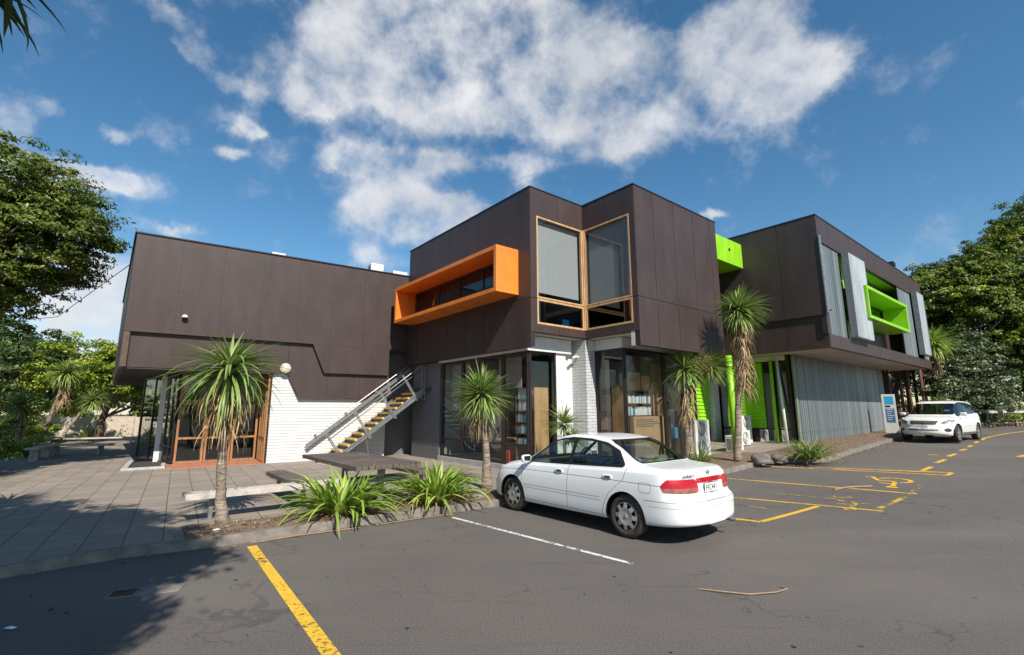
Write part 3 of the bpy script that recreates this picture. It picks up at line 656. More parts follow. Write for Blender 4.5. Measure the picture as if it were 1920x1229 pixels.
# entrance glazing
tm = M['timber']; H = 3.18
for a, b, c, gm in ((0.03, .86, (), M['darkglass']), (.88, 1.68, (), M['darkglass']), (1.70, 2.5, (), M['darkglass'])):
    pane(left, (0, 20.35), EU, NW, a, b, .14, 2.2, tm, gm, .07, -.05, .03, 'door', cuts_z=(.98,))
    pane(left, (0, 20.35), EU, NW, a, b, 2.22, H, tm, gm, .07, -.05, .03, 'window')
pane(left, (2.58, 0), EW, NU, 18.82, 20.3, .14, H, tm, M['darkglass'], .06, -.03, .03, 'window', cuts_a=(19.3, 19.8), cuts_z=(.98,))
mb = MB(); mb.box(2.62, 2.66, 18.74, 18.80, .1, 3.25); part('corner_trim', mb, M['darkalu'], left)
sdx, sdy = (-.33, .944)
pane(left, (-.02, 20.42), (sdx, sdy), (-.944, -.33), 0.02, 3.4, .14, H, M['darkalu'], M['glass'], .06, -.04, .03, 'window', cuts_a=(.42, .84, 1.26, 2.2), cuts_z=(.7,), label='side glazing behind the timber entrance')
mb = MB(); mb.box(-.56, -.40, 21.5, 21.66, .1, 3.2); part('post', mb, M['white'], left, label='white post at the side glazing')
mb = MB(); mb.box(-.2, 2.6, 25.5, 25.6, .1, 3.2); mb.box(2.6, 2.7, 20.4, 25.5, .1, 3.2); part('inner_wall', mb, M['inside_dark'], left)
# small fittings on the left block
t = thing('security_camera', 'small white dome camera high on the left brown wall', 'camera', (-.09, 18.49, 4.9), AL)
mb = MB(); mb.box(-.14, -.04, 18.44, 18.488, 4.86, 4.98); part('bracket', mb, M['ac'], t, bevel=.01)
mb = MB().lathe([(0, .075), (.05, .068), (.085, .04), (.09, 0), (.08, -.01)], (-.09, 18.39, 4.88), 'z', 20); part('housing', mb, M['ac'], t, smooth=True)
mb = MB().lathe([(.06, -.0), (.05, -.04), (.02, -.062), (0, -.066)], (-.09, 18.39, 4.88), 'z', 16); part('dome', mb, M['black'], t, smooth=True)
t = thing('wall_light', 'round cream wall light at the corner of the white block wall', 'light', (3.03, 18.6, 3.4), AL)
mb = MB().lathe([(.17, 0), (.17, -.05), (.155, -.07), (0, -.085)], (3.03, 18.61, 3.40), 'y', 28); part('lamp_cover', mb, mat('cream_plastic', (.62, .56, .42), .4), t, smooth=True)
mb = MB().lathe([(.18, 0), (.18, -.03), (.17, -.03)], (3.03, 18.612, 3.40), 'y', 28); part('ring', mb, M['ac'], t, smooth=True)

def siding(P0, ex, nr, a0, a1, z0, z1, parent, name='green_siding'):
    mb = MB(); z = z0; k = .155
    while z < z1-.02:
        y = min(z+k, z1)
        vs = []
        for a in (a0, a1):
            for d, zz in ((.0, z), (.05, z+.004), (.008, y), (0, y)): vs.append((P0[0]+ex[0]*a+nr[0]*d, P0[1]+ex[1]*a+nr[1]*d, zz))
        mb.add(vs, [(0, 1, 5, 4), (1, 2, 6, 5), (2, 3, 7, 6), (0, 3, 2, 1), (4, 5, 6, 7)]); z += k
    return part(name, mb, M['green'], parent)
# ===== right block =====
OR = (19, 5.8, .5)
right = thing('wing_building', 'dark brown block with corrugated metal screens and lime green box window, on the right', 'building', OR, AU)
mb = MB()
clad(mb, (19, 0), EW, NU, 5.8, 14, 5.2, 8.9, [7.15, 9.1, 11], [])
clad(mb, (19.07, 0), EW, NU, 5.8, 14, 4.02, 5.2, [7.15, 9.1, 11], [])
clad(mb, (0, 5.8), EU, NW, 19, 34.6, 7.93, 8.9, seams(19, 34, 2.4, 1.2), [])
clad(mb, (0, 5.8), EU, NW, 19.09, 34.6, 4.05, 4.52, seams(19, 34, 2.4, 1.2), [])
clad(mb, (0, 5.8), EU, NW, 19.0, 19.3, 4.52, 7.93, [], [])
part('cladding', mb, BM, right)
mb = MB(); mb.hprism([(18.97, 5.77), (34.63, 5.77), (34.63, 14), (18.97, 14)], 8.9, 8.935); part('roof', mb, M['flash'], right)
mb = MB(); mb.box(19.1, 34.5, 5.97, 13.9, 4.06, 4.14); part('soffit', mb, M['soffit'], right)
mb = MB(); mb.box(34.44, 34.6, 5.96, 14, 4.05, 8.9); mb.box(19.2, 34.4, 6.45, 6.6, 4.14, 8.8); mb.box(19.1, 34.5, 13.8, 14, .3, 8.9); part('rear_wall', mb, M['brown'], right)
def corru(mb, P0, ex, nr, a0, a1, z0, z1, pitch=.076, amp=.012, th=0):
    n = int((a1-a0)/pitch*6); vs = []
    for i in range(n+1):
        a = a0+(a1-a0)*i/n; d = amp*max(-1, min(1, 2.2*math.sin(2*math.pi*(a-a0)/pitch)+.8))
        for z in (z0, z1): vs.append((P0[0]+ex[0]*a+nr[0]*d, P0[1]+ex[1]*a+nr[1]*d, z))
    return mb.add(vs, [(2*i, 2*i+2, 2*i+3, 2*i+1) for i in range(n)])
for a, b in ((19.33, 21.2), (29.6, 32.0), (33.4, 34.5)):
    part('screen', corru(MB(), (0, 5.86), EU, NW, a, b, 4.53, 7.9, .19, .04), M['zinc'], right, label='fixed corrugated metal screen on the upper floor')
def shutter(a0, a1, z0, z1, w):
    mb = MB(); corru(mb, (0, w-.07), EU, NW, a0+.03, a1-.03, z0, z1, .19, .035)
    s_ = part('shutter', mb, M['zinc_light'], right, label='projecting corrugated sliding shutter')
    m2 = MB(); m2.box(a0, a1, w-.03, w+.12, z1-.01, z1+.03); m2.box(a0, a1, w-.03, w+.12, z0-.03, z0+.01); m2.box(a0, a0+.03, w-.11, w+.12, z0+.01, z1-.01); m2.box(a1-.03, a1, w-.11, w+.12, z0+.01, z1-.01)
    m2.box(a0+.03, a1-.03, w+.02, w+.03, z0+.01, z1-.01)
    part('shutter_frame', m2, M['galv'], s_)
shutter(21.25, 23.3, 4.6, 7.9, 5.62); shutter(31.95, 33.5, 4.7, 8.0, 5.62)
mb = MB(); mb.box(19.3, 34.4, 5.94, 6.45, 7.94, 8.0); mb.box(21.2, 21.25, 5.95, 6.45, 4.53, 7.93); mb.box(23.4, 23.6, 6.40, 6.449, 4.6, 7.9); part('green_reveal', mb, M['green'], right)
mb = MB(); x0, x1, a0, a1, b0, b1, t = 5.42, 6.44, 22.75, 28.9, 5.47, 6.82, .13
mb.box(a0, a1, x0, x1, b1-t, b1); mb.box(a0, a1, x0, x1, b0, b0+t); mb.box(a0, a0+t, x0, x1, b0+t, b1-t); mb.box(a1-t, a1, x0, x1, b0+t, b1-t)
part('box_surround', mb, M['green'], right, bevel=.006, label='deep lime green box frame on the road side')
pane(right, (0, 6.44), EU, NW, 22.9, 28.75, 5.62, 6.67, M['darkalu'], M['darkglass'], .08, .02, .10, 'window', cuts_a=(24.8, 26.8), gd=.05)
mb = MB(); mb.box(19, 19.05, 5.6, 5.79, 5.3, 5.35); mb.tube([(18.99, 5.73, 8.1), (18.99, 5.73, 5.25)], .045, 8); part('downpipe', mb, M['galv'], right)
mb = MB(); corru(mb, (0, 7.7), EU, NW, 20.6, 33.0, .25, 4.06, .2, .045)
part('corrugated_wall', mb, M['zinc'], right, label='corrugated metal wall at ground level')
mb = MB()
for z in (1.0, 2.6): mb.box(20.6, 33, 7.665, 7.68, z, z+.012)
mb.box(20.55, 33.0, 7.76, 7.9, .2, 4.06); mb.box(32.96, 33.05, 7.6, 7.76, .2, 4.06)
part('wall_frame', mb, M['darkalu'], right)
for a, b in ((7.86, 9.4), (9.4, 10.9), (10.9, 12.4)):
    pane(right, (20.6, 0), EW, NU, a+.001, b-.001, .42, 3.84, M['darkalu'], M['mirror_glass'], .07, -.05, .03, 'window', cuts_z=(1.12,))
mb = MB(); mb.box(20.55, 20.75, 7.85, 12.4, 3.85, 4.05); siding((20.55, 0), EW, NU, 8.82, 9.62, 1.15, 3.82, right); part('reflection_pipe', MB().tube([(20.44, 8.42, .4), (20.44, 8.42, 3.9)], .06, 10), M['green'], right, smooth=True)  # green boards and pipe added in place of reflections in the glass
mb = MB(); mb.box(20.55, 20.75, 7.85, 12.4, 3.85, 4.05); part('head_beam', mb, M['white_soffit'], right)
mb = MB(); mb.box(20.5, 20.66, 7.60, 7.66, .2, 4.05) ; part('corner_trim', mb, mat('olive_trim', (.16, .20, .12), .5), right)
mb = MB(); mb.tube([(20.52, 8.2, 3.85), (20.2, 7.95, .4)], .055, 10); part('downpipe', mb, M['white'], right, smooth=True)
mb = MB(); mb.box(20.4, 33, 7.8, 13.8, .2, .42); part('inner_floor', mb, M['concrete_grey'], right)
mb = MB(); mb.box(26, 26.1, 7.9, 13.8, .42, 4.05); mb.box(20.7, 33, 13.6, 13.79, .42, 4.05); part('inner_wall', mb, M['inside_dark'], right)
# green siding and pier added behind the glass, standing in for its reflection
siding((0, 10.6), EU, NW, 23.2, 25.0, .9, 3.8, right)
mb = MB(); mb.box(25.0, 25.5, 10.55, 10.8, .42, 4.0); mb.box(22.6, 25, 10.62, 10.8, .42, 4.0); part('block_pier', mb, M['grey_block'], right)
# bridge between the two blocks, with siding wall beneath
br = thing('bridge_link', 'lime green boxed link bridging the centre block and the right block', 'bridge', (16.87, 8.5, 7.5), AU)
mb = MB(); mb.box(16.05, 18.96, 8.5, 11.5, 7.5, 8.5); part('casing', mb, M['green'], br, bevel=.006)
mb = MB(); mb.box(17.85, 17.97, 8.485, 8.499, 8.02, 8.12); part('vent', mb, M['black'], br)
pw = thing('passage_wall', 'lime green board wall with white block pier deep in the passage', 'wall', (16.9, 11, .4), AU)
mb = MB(); mb.box(16.05, 20.5, 10.98, 11.15, .2, 4.2); part('wall', mb, M['inside_dark'], pw)
siding((0, 10.96), EU, NW, 16.2, 20.0, 1.15, 3.9, pw)
mb = MB(); mb.box(20.02, 20.5, 10.72, 10.96, .3, 4.0); part('block_pier', mb, M['white_block'], pw)
gp_ = single('support_post', MB().tube([(16.75, 8.3, .2), (16.75, 8.3, 3.8)], .11, 16), M['green'], 'round lime green post under the brown overhang beside the cabbage trees', 'post', (16.75, 8.3, .2), AU, smooth=True)
# ---------------- staircase ----------------
st = thing('staircase', 'grey steel outdoor staircase with yellow nosings rising along the white block wall', 'staircase', (4.3, 17.3, .12), AL)
for i in range(14):
    u = 4.78+.24*(i-2); z = .55+.185*(i-2); mb = MB()
    mb.mi = 0; mb.box(u+.05, u+.30, 17.36, 18.62, z-.035, z); mb.box(u+.045, u+.06, 17.36, 18.62, z-.15, z-.036)
    mb.mi = 1; mb.box(u-.02, u+.07, 17.36, 18.62, z-.062, z+.004)
    part('tread', mb, [M['tread'], M['yellow_nose']], st)
def stz(u): return .55+(u-4.78)*.185/.24
for w in (17.3, 18.63):
    mb = MB(); mb.pslab((0, w), EU, NW, [(4.35, .13), (4.52, .13), (7.8, stz(7.8)-.34), (7.8, 2.76), (7.72, 2.76), (4.35, stz(4.35)-.12)], -.02, .02)
    mb.pslab((0, w), EU, NW, [(4.35, stz(4.35)-.121), (7.72, stz(7.72)-.121), (7.72, stz(7.72)-.09), (4.35, stz(4.35)-.09)], -.045, .045)
    part('stringer', mb, M['galv'], st)
L_ = math.hypot(.24, .185); cx, cz = .24/L_, .185/L_
mb = MB(); a, b = (4.2, 17.26, stz(4.2)+.86), (7.62, 17.26, stz(7.62)+.86)
mb.tube([a, b, (7.9, 17.26, b[2]+.05)], .024, 8); mb.tube([(4.3, 17.26, stz(4.3)+.72), (7.62, 17.26, stz(7.62)+.70)], .016, 8)
part('handrail', mb, M['galv'], st, smooth=True)
for u in (4.62, 5.55, 6.45, 7.3):
    z = stz(u); mb = MB(); mb.bar((u+.20, 17.26, z-.22), (u-.42, 17.26, z+.72), .012, .05); mb.bar((u+.26, 17.25, z-.22), (u-.36, 17.25, z+.72), .010, .03)
    part('baluster', mb, M['galv'], st)
mb = MB(); mb.bar((3.9, 18.58, .66), (7.85, 18.58, 3.66), .03, .13); part('wall_rail', mb, M['galv'], st)
mb = MB(); mb.tube([(3.85, 18.5, .86), (7.85, 18.5, 3.88)], .02, 8)
for q in (.08, .34, .62, .86):
    u = 3.85+4*q; z = .86+3.02*q; mb.bar((u, 18.5, z-.02), (u+.03, 18.6, z-.16), .03, .04); mb.box(u-.04, u+.05, 18.52, 18.6, z-.14, z-.06)
part('handrail', mb, M['galv'], st, smooth=False)
mb = MB()
for u in (7.68, 7.82): mb.box(u-.02, u+.02, 17.25, 17.29, 2.3, 3.72)
part('newel_post', mb, M['galv'], st)
mb = MB(); mb.box(7.81, 9.1, 16.9, 18.7, 2.62, 2.78); part('landing', mb, M['steel_dark'], st)
mb = MB(); mb.bar((5.62, 17.3, .95), (5.72, 17.1, .12), .03, .03); mb.box(5.66, 5.8, 17.02, 17.16, .12, .135); part('brace', mb, M['galv'], st)

# ---------------- benches and table on the pavement ----------------
Z0 = .12
def bench(name, label, u0, u1, w0, w1, m, group=None, leg_us=None, wleg=None):
    t = thing(name, label, 'bench', ((u0+u1)/2, (w0+w1)/2, Z0), AU, group)
    mb = MB(); along_u = (u1-u0) > (w1-w0); n = 4
    for i in range(n):
        if along_u: a = w0+(w1-w0)*i/n; mb.box(u0+rnd.uniform(-.01, .01), u1+rnd.uniform(-.01, .01), a+.004, a+(w1-w0)/n-.004, Z0+.36, Z0+.45)
        else: a = u0+(u1-u0)*i/n; mb.box(a+.004, a+(u1-u0)/n-.004, w0, w1, Z0+.36, Z0+.45)
    part('seat', mb, m, t, bevel=.006)
    for q in (.1, .85):
        mb = MB()
        if along_u: c = u0+(u1-u0)*q; mb.box(c-.03, c+.03, (w0+w1)/2-.04, (w0+w1)/2+.04, Z0, Z0+.33); mb.box(c-.04, c+.04, w0+.04, w1-.04, Z0+.33, Z0+.359)
        else: c = w0+(w1-w0)*q; mb.box((u0+u1)/2-.04, (u0+u1)/2+.04, c-.03, c+.03, Z0, Z0+.33); mb.box(u0+.04, u1-.04, c-.04, c+.04, Z0+.33, Z0+.359)
        part('leg', mb, M['galv'], t)
    return t
bench('bench', 'pale bleached timber bench in front, behind the leftmost cabbage tree', .98, 4.9, 9.5, 9.9, M['palewood'])
bench('bench', 'grey timber bench on the left side of the picnic table', 2.72, 3.12, 9.7, 12.1, M['greywood'])
bench('bench', 'grey slatted bench on the right side of the picnic table', 5.35, 5.78, 9.9, 12.6, M['greywood'])
t = thing('picnic_table', 'weathered grey slatted picnic table behind the flax clumps', 'table', (4.2, 10.5, Z0), AU)
mb = MB(); n = 11
for i in range(n):
    a = 3.5+1.36*i/n; mb.box(a+.006, a+1.36/n-.006, 8.86+rnd.uniform(-.015, .015), 12.2, .80, .88)
part('tabletop', mb, M['greywood'], t, bevel=.005)
for w in (9.5, 11.5):
    mb = MB(); mb.box(4.22, 4.34, w-.035, w+.035, Z0, .745); mb.box(3.6, 4.8, w-.03, w+.03, .745, .799); part('leg', mb, M['galv'], t)
# benches far left
def far_bench(x0, y0, x1, y1, label):
    l = math.hypot(x1-x0, y1-y0); a = math.atan2(y1-y0, x1-x0)
    t = thing('bench', label, 'bench', (x0, y0, .12), group='benches by the left garden', rot=a)
    part('seat', MB().box(-.3, l+.3, -.2, .2, .39, .46), M['palewood'], t, bevel=.01)
    for q in (.1, l-.1): part('leg', MB().box(q-.04, q+.04, -.13, .13, 0, .389), M['galv'], t)
far_bench(-19.0, 20.3, -17.1, 20.5, 'nearer long pale bench on the far left pavement')
far_bench(-23.6, 24.2, -20.3, 26.2, 'farther long pale bench before the beige fence')
far_bench(-17.9, 18.35, -18.6, 19.6, 'short pale bench seen end-on beside the left garden')
# beige panel fence
t = thing('panel_fence', 'low beige panel fence along the far left edge', 'fence', (-32, 35, .1))
fm = mat('beige_fence', (.56, .47, .38), .8, .08); fpm = mat('fence_post', (.42, .36, .30), .8)
x = -56
while x < -14:
    X = x+32; part('panel', MB().box(X+.06, X+2.34, -.03, .03, .0, 1.42+.04*((x//2.4) % 2)), fm, t); part('fence_post', MB().box(X-.06, X+.06, -.06, .06, 0, 1.5), fpm, t); x += 2.4
# dark planter pit with kerb beside the glazing
t = thing('planter_box', 'low dark planted pit with pale concrete edge beside the glazed entrance', 'planter', (-.9, 20.2, .12), AL)
mb = MB(); mb.box(-1.1, -.28, 19.0, 19.12, .12, .2); mb.box(-1.25, -1.1, 19.0, 22.0, .12, .2); mb.box(-.28,-.16,19.0,20.3,.12,.2); part('edging', mb, M['concrete_grey'], t, bevel=.01)
mb = MB(); mb.box(-1.1, -.28, 19.12, 22, .12, .15); part('soil', mb, M['inside_dark'], t)

# ---------------- outdoor air conditioners ----------------
def ac_unit(label, O, az, w, d, h, fans=1, group=None):
    t = thing('air_conditioner', label, 'air conditioner', O, az, group)
    u, v, z = O
    part('casing', MB().box(u, u+w, v, v+d, z+.05, z+h), M['ac'], t, bevel=.02)
    part('base', MB().box(u+.05, u+w-.05, v+.03, v+d-.03, z, z+.05), M['ac_dark'], t)
    for k in range(fans):
        cz = z+h*(k+.5)/fans+.02; r = min(w, h/fans)*.38; mb = MB()
        mb.lathe([(r, -.001), (r, -.015), (r*.93, -.018), (r*.93, -.001)], (u+w*.42, v, cz), 'y', 24)
        mb.lathe([(r*.93, -.003), (0, -.004)], (u+w*.42, v, cz), 'y', 24)
        f = part('fan_grille', mb, M['ac_dark'], t, smooth=False)
        m2 = MB()
        for q in range(5): m2.lathe([(r*(.2+.16*q), -.012), (r*(.2+.16*q)+.008, -.02), (r*(.2+.16*q)+.016, -.012)], (u+w*.42, v, cz), 'y', 20)
        for a in range(0, 180, 45): m2.bar((u+w*.42-r*math.cos(R(a)), v-.016, cz-r*math.sin(R(a))), (u+w*.42+r*math.cos(R(a)), v-.016, cz+r*math.sin(R(a))), .008, .006)
        part('guard', m2, M['ac'], f)
    mb = MB()
    for i in range(int((h-.2)/.045)): mb.box(u-.004, u-.001, v+.06, v+d-.06, z+.12+i*.045, z+.14+i*.045)
    part('side_vent', mb, M['ac_dark'], t)
gA = 'outdoor units by the passage'
ac_unit('tall two-fan outdoor unit left of the green post', (15.0, 8.75, .30), AU, .9, .34, 1.25, 2, gA)
ac_unit('small boxy outdoor unit right of the green post', (17.0, 8.5, .36), AU, .75, .3, .62, 1, gA)
ac_unit('small outdoor unit at the foot of the tall cabbage tree', (18.5, 8.9, .5), AU, .7, .3, .6, 1, gA)
ac_unit('tall outdoor unit in the passage before the green boards', (19.45, 9.3, .5), AU, .8, .34, 1.15, 2, gA)
gB = 'outdoor units on the left roof'
ac_unit('leftmost white unit on the roof of the left block', (2.7, 22, 7.5), AL, .55, .5, 1.15, 1, gB)
ac_unit('middle and tallest white unit on the left roof', (7.0, 22, 7.5), AL, .62, .5, 1.42, 1, gB)
ac_unit('white roof unit nearest the orange window', (8.1, 22, 7.5), AL, .75, .5, 1.22, 1, gB)
# floodlight on the right roof
t = thing('floodlight', 'small black floodlight on the roof edge of the right block', 'light', (33.3, 6.7, 8.93), AU)
part('pole', MB().tube([(33.3, 6.7, 8.93), (33.3, 6.7, 9.95)], .025, 6), M['black'], t); part('lamp_head', MB().box(33.1, 33.55, 6.5, 6.75, 9.9, 10.15), M['black'], t, bevel=.02)
BLK[0] = .95
t = thing('wall_camera', 'small white camera on the white block pillar', 'camera', (11.8, 11.0, 3.2), AU)
part('bracket', MB().box(11.74, 11.818, 10.98, 11.06, 3.62, 3.70), M['ac'], t); part('housing', MB().bar((11.74, 11.02, 3.68), (11.5, 10.94, 3.60), .07, .07), M['ac'], t, bevel=.01)
BLK[0] = 1.0
single('overhead_wire', MB().tube([(*xy(-.2, 18.6), 6.4), (-17, 17.5, 5.4), (-26, 20, 5.3)], .012, 5), M['black'], 'thin black overhead wire running left from the brown wall', 'wire')

# ---------------- sign, poles, canopy and trolleys on the right ----------------
sx_, sy_ = xy(29.4, 6.75); sz = gz_u(29.4)
t = thing('pylon_sign', 'tall white and blue information pylon at the end of the corrugated wall', 'sign', (sx_, sy_, sz+.1), rot=R(-38))
part('board', MB().box(-.27, .27, -.07, .07, .0, 1.9), M['ac'], t, bevel=.01)
bl = mat('sign_blue', (.06, .16, .30), .4, .05)
part('panel', MB().box(-.15, .19, -.078, -.071, 1.42, 1.8), mat('sign_cyan', (.03, .35, .62), .4), t)
part('panel', MB().box(-.15, .19, -.078, -.071, .55, 1.22), bl, t)
part('panel', MB().box(-.15, .05, -.078, -.071, 1.28, 1.36), M['black'], t)
mb = MB()
for i in range(6): mb.box(-.11, .15-.05*(i % 3), -.082, -.079, 1.16-.1*i, 1.19-.1*i)
part('text_lines', mb, M['ac'], t)
pm = mat('rust_timber', (.12, .052, .035), .75, .25, 8, .2, streak=8)
t0 = None; pts = [(33.6, 7.6), (34.6, 6.9), (34.9, 8.6), (35.6, 7.5), (36.0, 6.5), (36.5, 8.4), (37.0, 7.1), (37.4, 9.2), (37.8, 6.5), (38.4, 7.8), (38.9, 6.35), (39.2, 8.9), (36.9, 6.35), (35.3, 6.45), (38.2, 9.8), (39.9, 7.3)]
words = ['first', 'second', 'third', 'fourth', 'fifth', 'sixth', 'seventh', 'eighth', 'ninth', 'tenth', 'eleventh', 'twelfth', 'thirteenth', 'fourteenth', 'fifteenth', 'sixteenth']
for (u, w) in pts:
    x, y = xy(u, w); g0 = gz_u(u); h = 4.5-g0
    if t0 is None:
        t0 = single('timber_pole', MB().tube([(0, 0, 0), (.02, 0, 2), (0, 0, h)], [.085, .08, .07], 8), pm, 'square red-brown timber pole of the open screen beyond the corrugated wall', 'pole', (0, 0, 0), group='red-brown timber poles under the canopy', smooth=True)
        t0['label'] = 'red-brown timber pole of the open screen beyond the corrugated wall'; t0.location = (x, y, g0)
    else: copy_thing(t0, (x, y, g0), rnd.uniform(0, 6))
t = thing('canopy', 'small flat canopy with pale edge at the far end of the right block', 'canopy', (36, 8, 4.5), AU)
part('slab', MB().box(34.62, 38.9, 6.15, 12, 4.52, 4.72), M['soffit'], t); part('edge_trim', MB().box(34.62, 38.95, 6.08, 12, 4.721, 4.78), M['white'], t)
def trolley(x, y, rot, label, c=None):
    z = gz(x, y)
    if c: return copy_thing(c, (x, y, z+.02), rot, label)
    t = thing('luggage_trolley', label, 'trolley', (x, y, z+.02), group='trolleys parked by the garden strip', rot=rot)
    fr = MB()
    for yy in (-.26, .26):
        fr.tube([(-.5, yy, .16), (-.48, yy, .95), (-.40, yy, .98), (.55, yy, .92), (.42, yy, .16)], .022, 6)
        fr.tube([(-.5, yy, .2), (.45, yy, .2)], .018, 6)
    for xx in (-.48, .55, -.1, .25): fr.tube([(xx, -.26, .93), (xx, .26, .93)], .016, 6)
    part('frame', fr, M['galv'], t, smooth=True)
    bk = MB()
    for i in range(9): bk.box(-.42+i*.11, -.405+i*.11, -.24, .24, .80, .9)
    bk.box(-.44, .5, -.25, -.24, .78, .91); bk.box(-.44, .5, .24, .25, .78, .91); bk.box(-.44, .5, -.24, .24, .77, .78); part('tray', bk, M['palewood'], t)
    for xx in (-.46, .42):
        for yy in (-.26, .26): part('wheel', MB().lathe([(0, -.02), (.07, -.02), (.075, 0), (.07, .02), (0, .02)], (xx, yy, .07), 'y', 12), M['black'], t)
    return t
tr = trolley(27.4, 28.0, R(20), 'metal trolley with wooden tray nearest the white SUV')
trolley(28.6, 28.5, R(35), 'metal trolley standing in the middle of the row by the hedge', tr)
trolley(29.9, 28.9, R(15), 'third metal trolley, left of the last one by the hedge', tr)
trolley(31.1, 29.3, R(28), 'metal trolley at the right edge by the hedge', tr)
mb = MB(); P = []
pth = [(22, 25.8), (25, 27.4), (28, 28.9), (32, 30.6), (40, 33)]
for i, (x, y) in enumerate(pth):
    z = gz(x, y)
    for dx, dz in ((0, 0), (0, .10), (.0, .11)): P.append((x+(0.0 if dz < .11 else -1.1), y+(0 if dz < .11 else 2.6), z+dz))
mb.add(P, [(i*3+j, i*3+3+j, i*3+4+j, i*3+1+j) for i in range(len(pth)-1) for j in range(2)])
single('pavement', mb, M['terra'], None, None, kind='structure')
# far right earth bank under the trees
mb = MB(); P = []
for i, (x, y) in enumerate([(14, 28), (20.5, 28.2), (26.5, 31), (31.5, 33.2), (45, 37)]):
    for k, (dd, dz) in enumerate(((0, .12), (4, .5), (30, 1.2))): P.append((x-dd*.4, y+dd, gz(x, y)+dz))
mb.add(P, [(i*3+j, i*3+3+j, i*3+4+j, i*3+1+j) for i in range(4) for j in range(2)])
single('garden_soil', mb, M['mulch'], None, None, kind='structure')

# ---------------- things behind the glass ----------------
BLK[0] = .95
cb = mat('cardboard', (.40, .26, .14), .8, .08, 3); wd = mat('plywood', (.50, .30, .13), .6, .15, 5, streak=6); shm = mat('shelf_brown', (.16, .08, .045), .6)
BK = [mat('book_teal', (.05, .28, .36), .6), mat('book_white', (.62, .64, .62), .6), mat('book_blue', (.06, .16, .34), .6), mat('book_red', (.4, .06, .05), .6)]
def shelf(label, axis, base, length, depth, zs, facing, book_label, group, fill=1.0, wb=(.5, .3, .15, .05)):
    """axis 'u' or 'w': direction the shelf runs; base=(u,w)"""
    t = thing('bookshelf', label, 'bookshelf', (base[0], base[1], .2), AU)
    def bx(a0, a1, d0, d1, z0, z1): return (base[0]+a0, base[0]+a1, base[1]+d0, base[1]+d1, z0, z1) if axis == 'u' else (base[0]+d0, base[0]+d1, base[1]+a0, base[1]+a1, z0, z1)
    for z in zs: part('shelf_board', MB().box(*bx(.02, length-.02, 0, depth, z-.025, z)), shm, t)
    for a in (0, length-.02): part('side_panel', MB().box(*bx(a, a+.02, 0, depth, .2, zs[-1])), shm, t)
    part('back_panel', MB().box(*bx(.02, length-.02, depth if facing > 0 else -.01, depth+.01 if facing > 0 else 0, .2, zs[-1])), shm, t)
    for z, zn in zip(zs, zs[1:]):
        a = .03
        while a < length-.07:
            k = rnd.uniform(.035, .08)
            if rnd.random() < fill:
                h = min(zn-z-.05, rnd.uniform(.2, .3)); o0 = .03
                mi = rnd.choices(range(4), wb)[0]
                b = bx(a, min(a+k-.004, length-.03), .03, depth-.02, z+.001, z+h)
                o = single('book', MB().box(*b), BK[mi], book_label, 'book', (b[0], b[2], b[4]), AU, group)
            a += k
shelf('tall brown bookshelf behind the left ground floor glazing', 'w', (10.35, 11.75), .78, .28, (.75, 1.15, 1.52, 1.9, 2.28, 2.55), 1, 'teal or white book in the tall shelf behind the left glazing', 'books in the left shelf', .95, (.6, .28, .1, .02))
shelf('wide shelf of pale books behind the right ground floor glazing', 'u', (13.0, 9.95), 1.35, .3, (1.3, 1.72, 2.12, 2.55), 1, 'pale book in the wide shelf behind the right glazing', 'books in the right shelf', 1.0, (.2, .7, .08, .02))
def boxthing(name, label, b, m, cat='box', bevel=.006):
    return single(name, MB().box(*b), m, label, cat, (b[0], b[2], b[4]), AU, bevel=bevel)
t = boxthing('timber_board', 'upright yellow plywood board leaning inside behind the narrow glass pane', (10.25, 10.85, 11.46, 11.5, .2, 2.62), wd, 'board')
def carton(label, b, m=cb):
    t = thing('cardboard_box', label, 'box', (b[0], b[2], b[4]), AU)
    part('carton', MB().box(*b), m, t, bevel=.005)
    mb = MB(); mb.box(b[0]+.01, b[1]-.01, (b[2]+b[3])/2-.03, (b[2]+b[3])/2+.03, b[5]+.0005, b[5]+.003); mb.box(b[0]-.003, b[0]-.0005, (b[2]+b[3])/2-.03, (b[2]+b[3])/2+.03, b[5]-.14, b[5]-.001); part('tape', mb, wd, t)
    mb = MB()
    for i in range(4): mb.box(b[0]+.1, b[0]+(b[1]-b[0])*(.5+.12*(i % 3)), b[2]-.003, b[2]-.0005, b[5]-.12-.07*i, b[5]-.09-.07*i)
    part('print', mb, M['ac_dark'], t)
carton('large flat carton standing before the pale book shelf', (13.0, 15.1, 9.72, 9.9, .3, 1.68))
carton('brown carton with printed lines on top of the pale book shelf', (13.05, 13.75, 9.95, 10.25, 2.552, 3.15))
carton('orange-brown carton beside the printed one on the shelf', (13.8, 14.3, 9.95, 10.2, 2.552, 3.05), mat('orange_carton', (.45, .20, .07), .8))
boxthing('cardboard_sheet', 'tall brown cardboard sheet standing behind the right glazing', (14.42, 15.28, 9.93, 9.96, 1.69, 3.52), cb, 'cardboard')
boxthing('crate', 'light blue plastic crate on the floor behind the right glazing', (15.12, 15.55, 9.75, 10.05, .9, 1.28), mat('crate_blue', (.12, .34, .55), .5), 'crate')
boxthing('filing_cabinet', 'grey filing cabinet at the right end of the glazed room', (15.3, 15.95, 10.1, 10.6, .2, 1.9), M['ac'], 'cabinet')
boxthing('stool', 'low dark box the blue crate stands on', (15.08, 15.6, 9.72, 10.08, .2, .899), M['inside_dark'], 'stand')
t = thing('cupboard', 'plain wooden cupboard behind the narrow pane right of the pillar', 'cupboard', (12.7, 9.85, .2), AU)
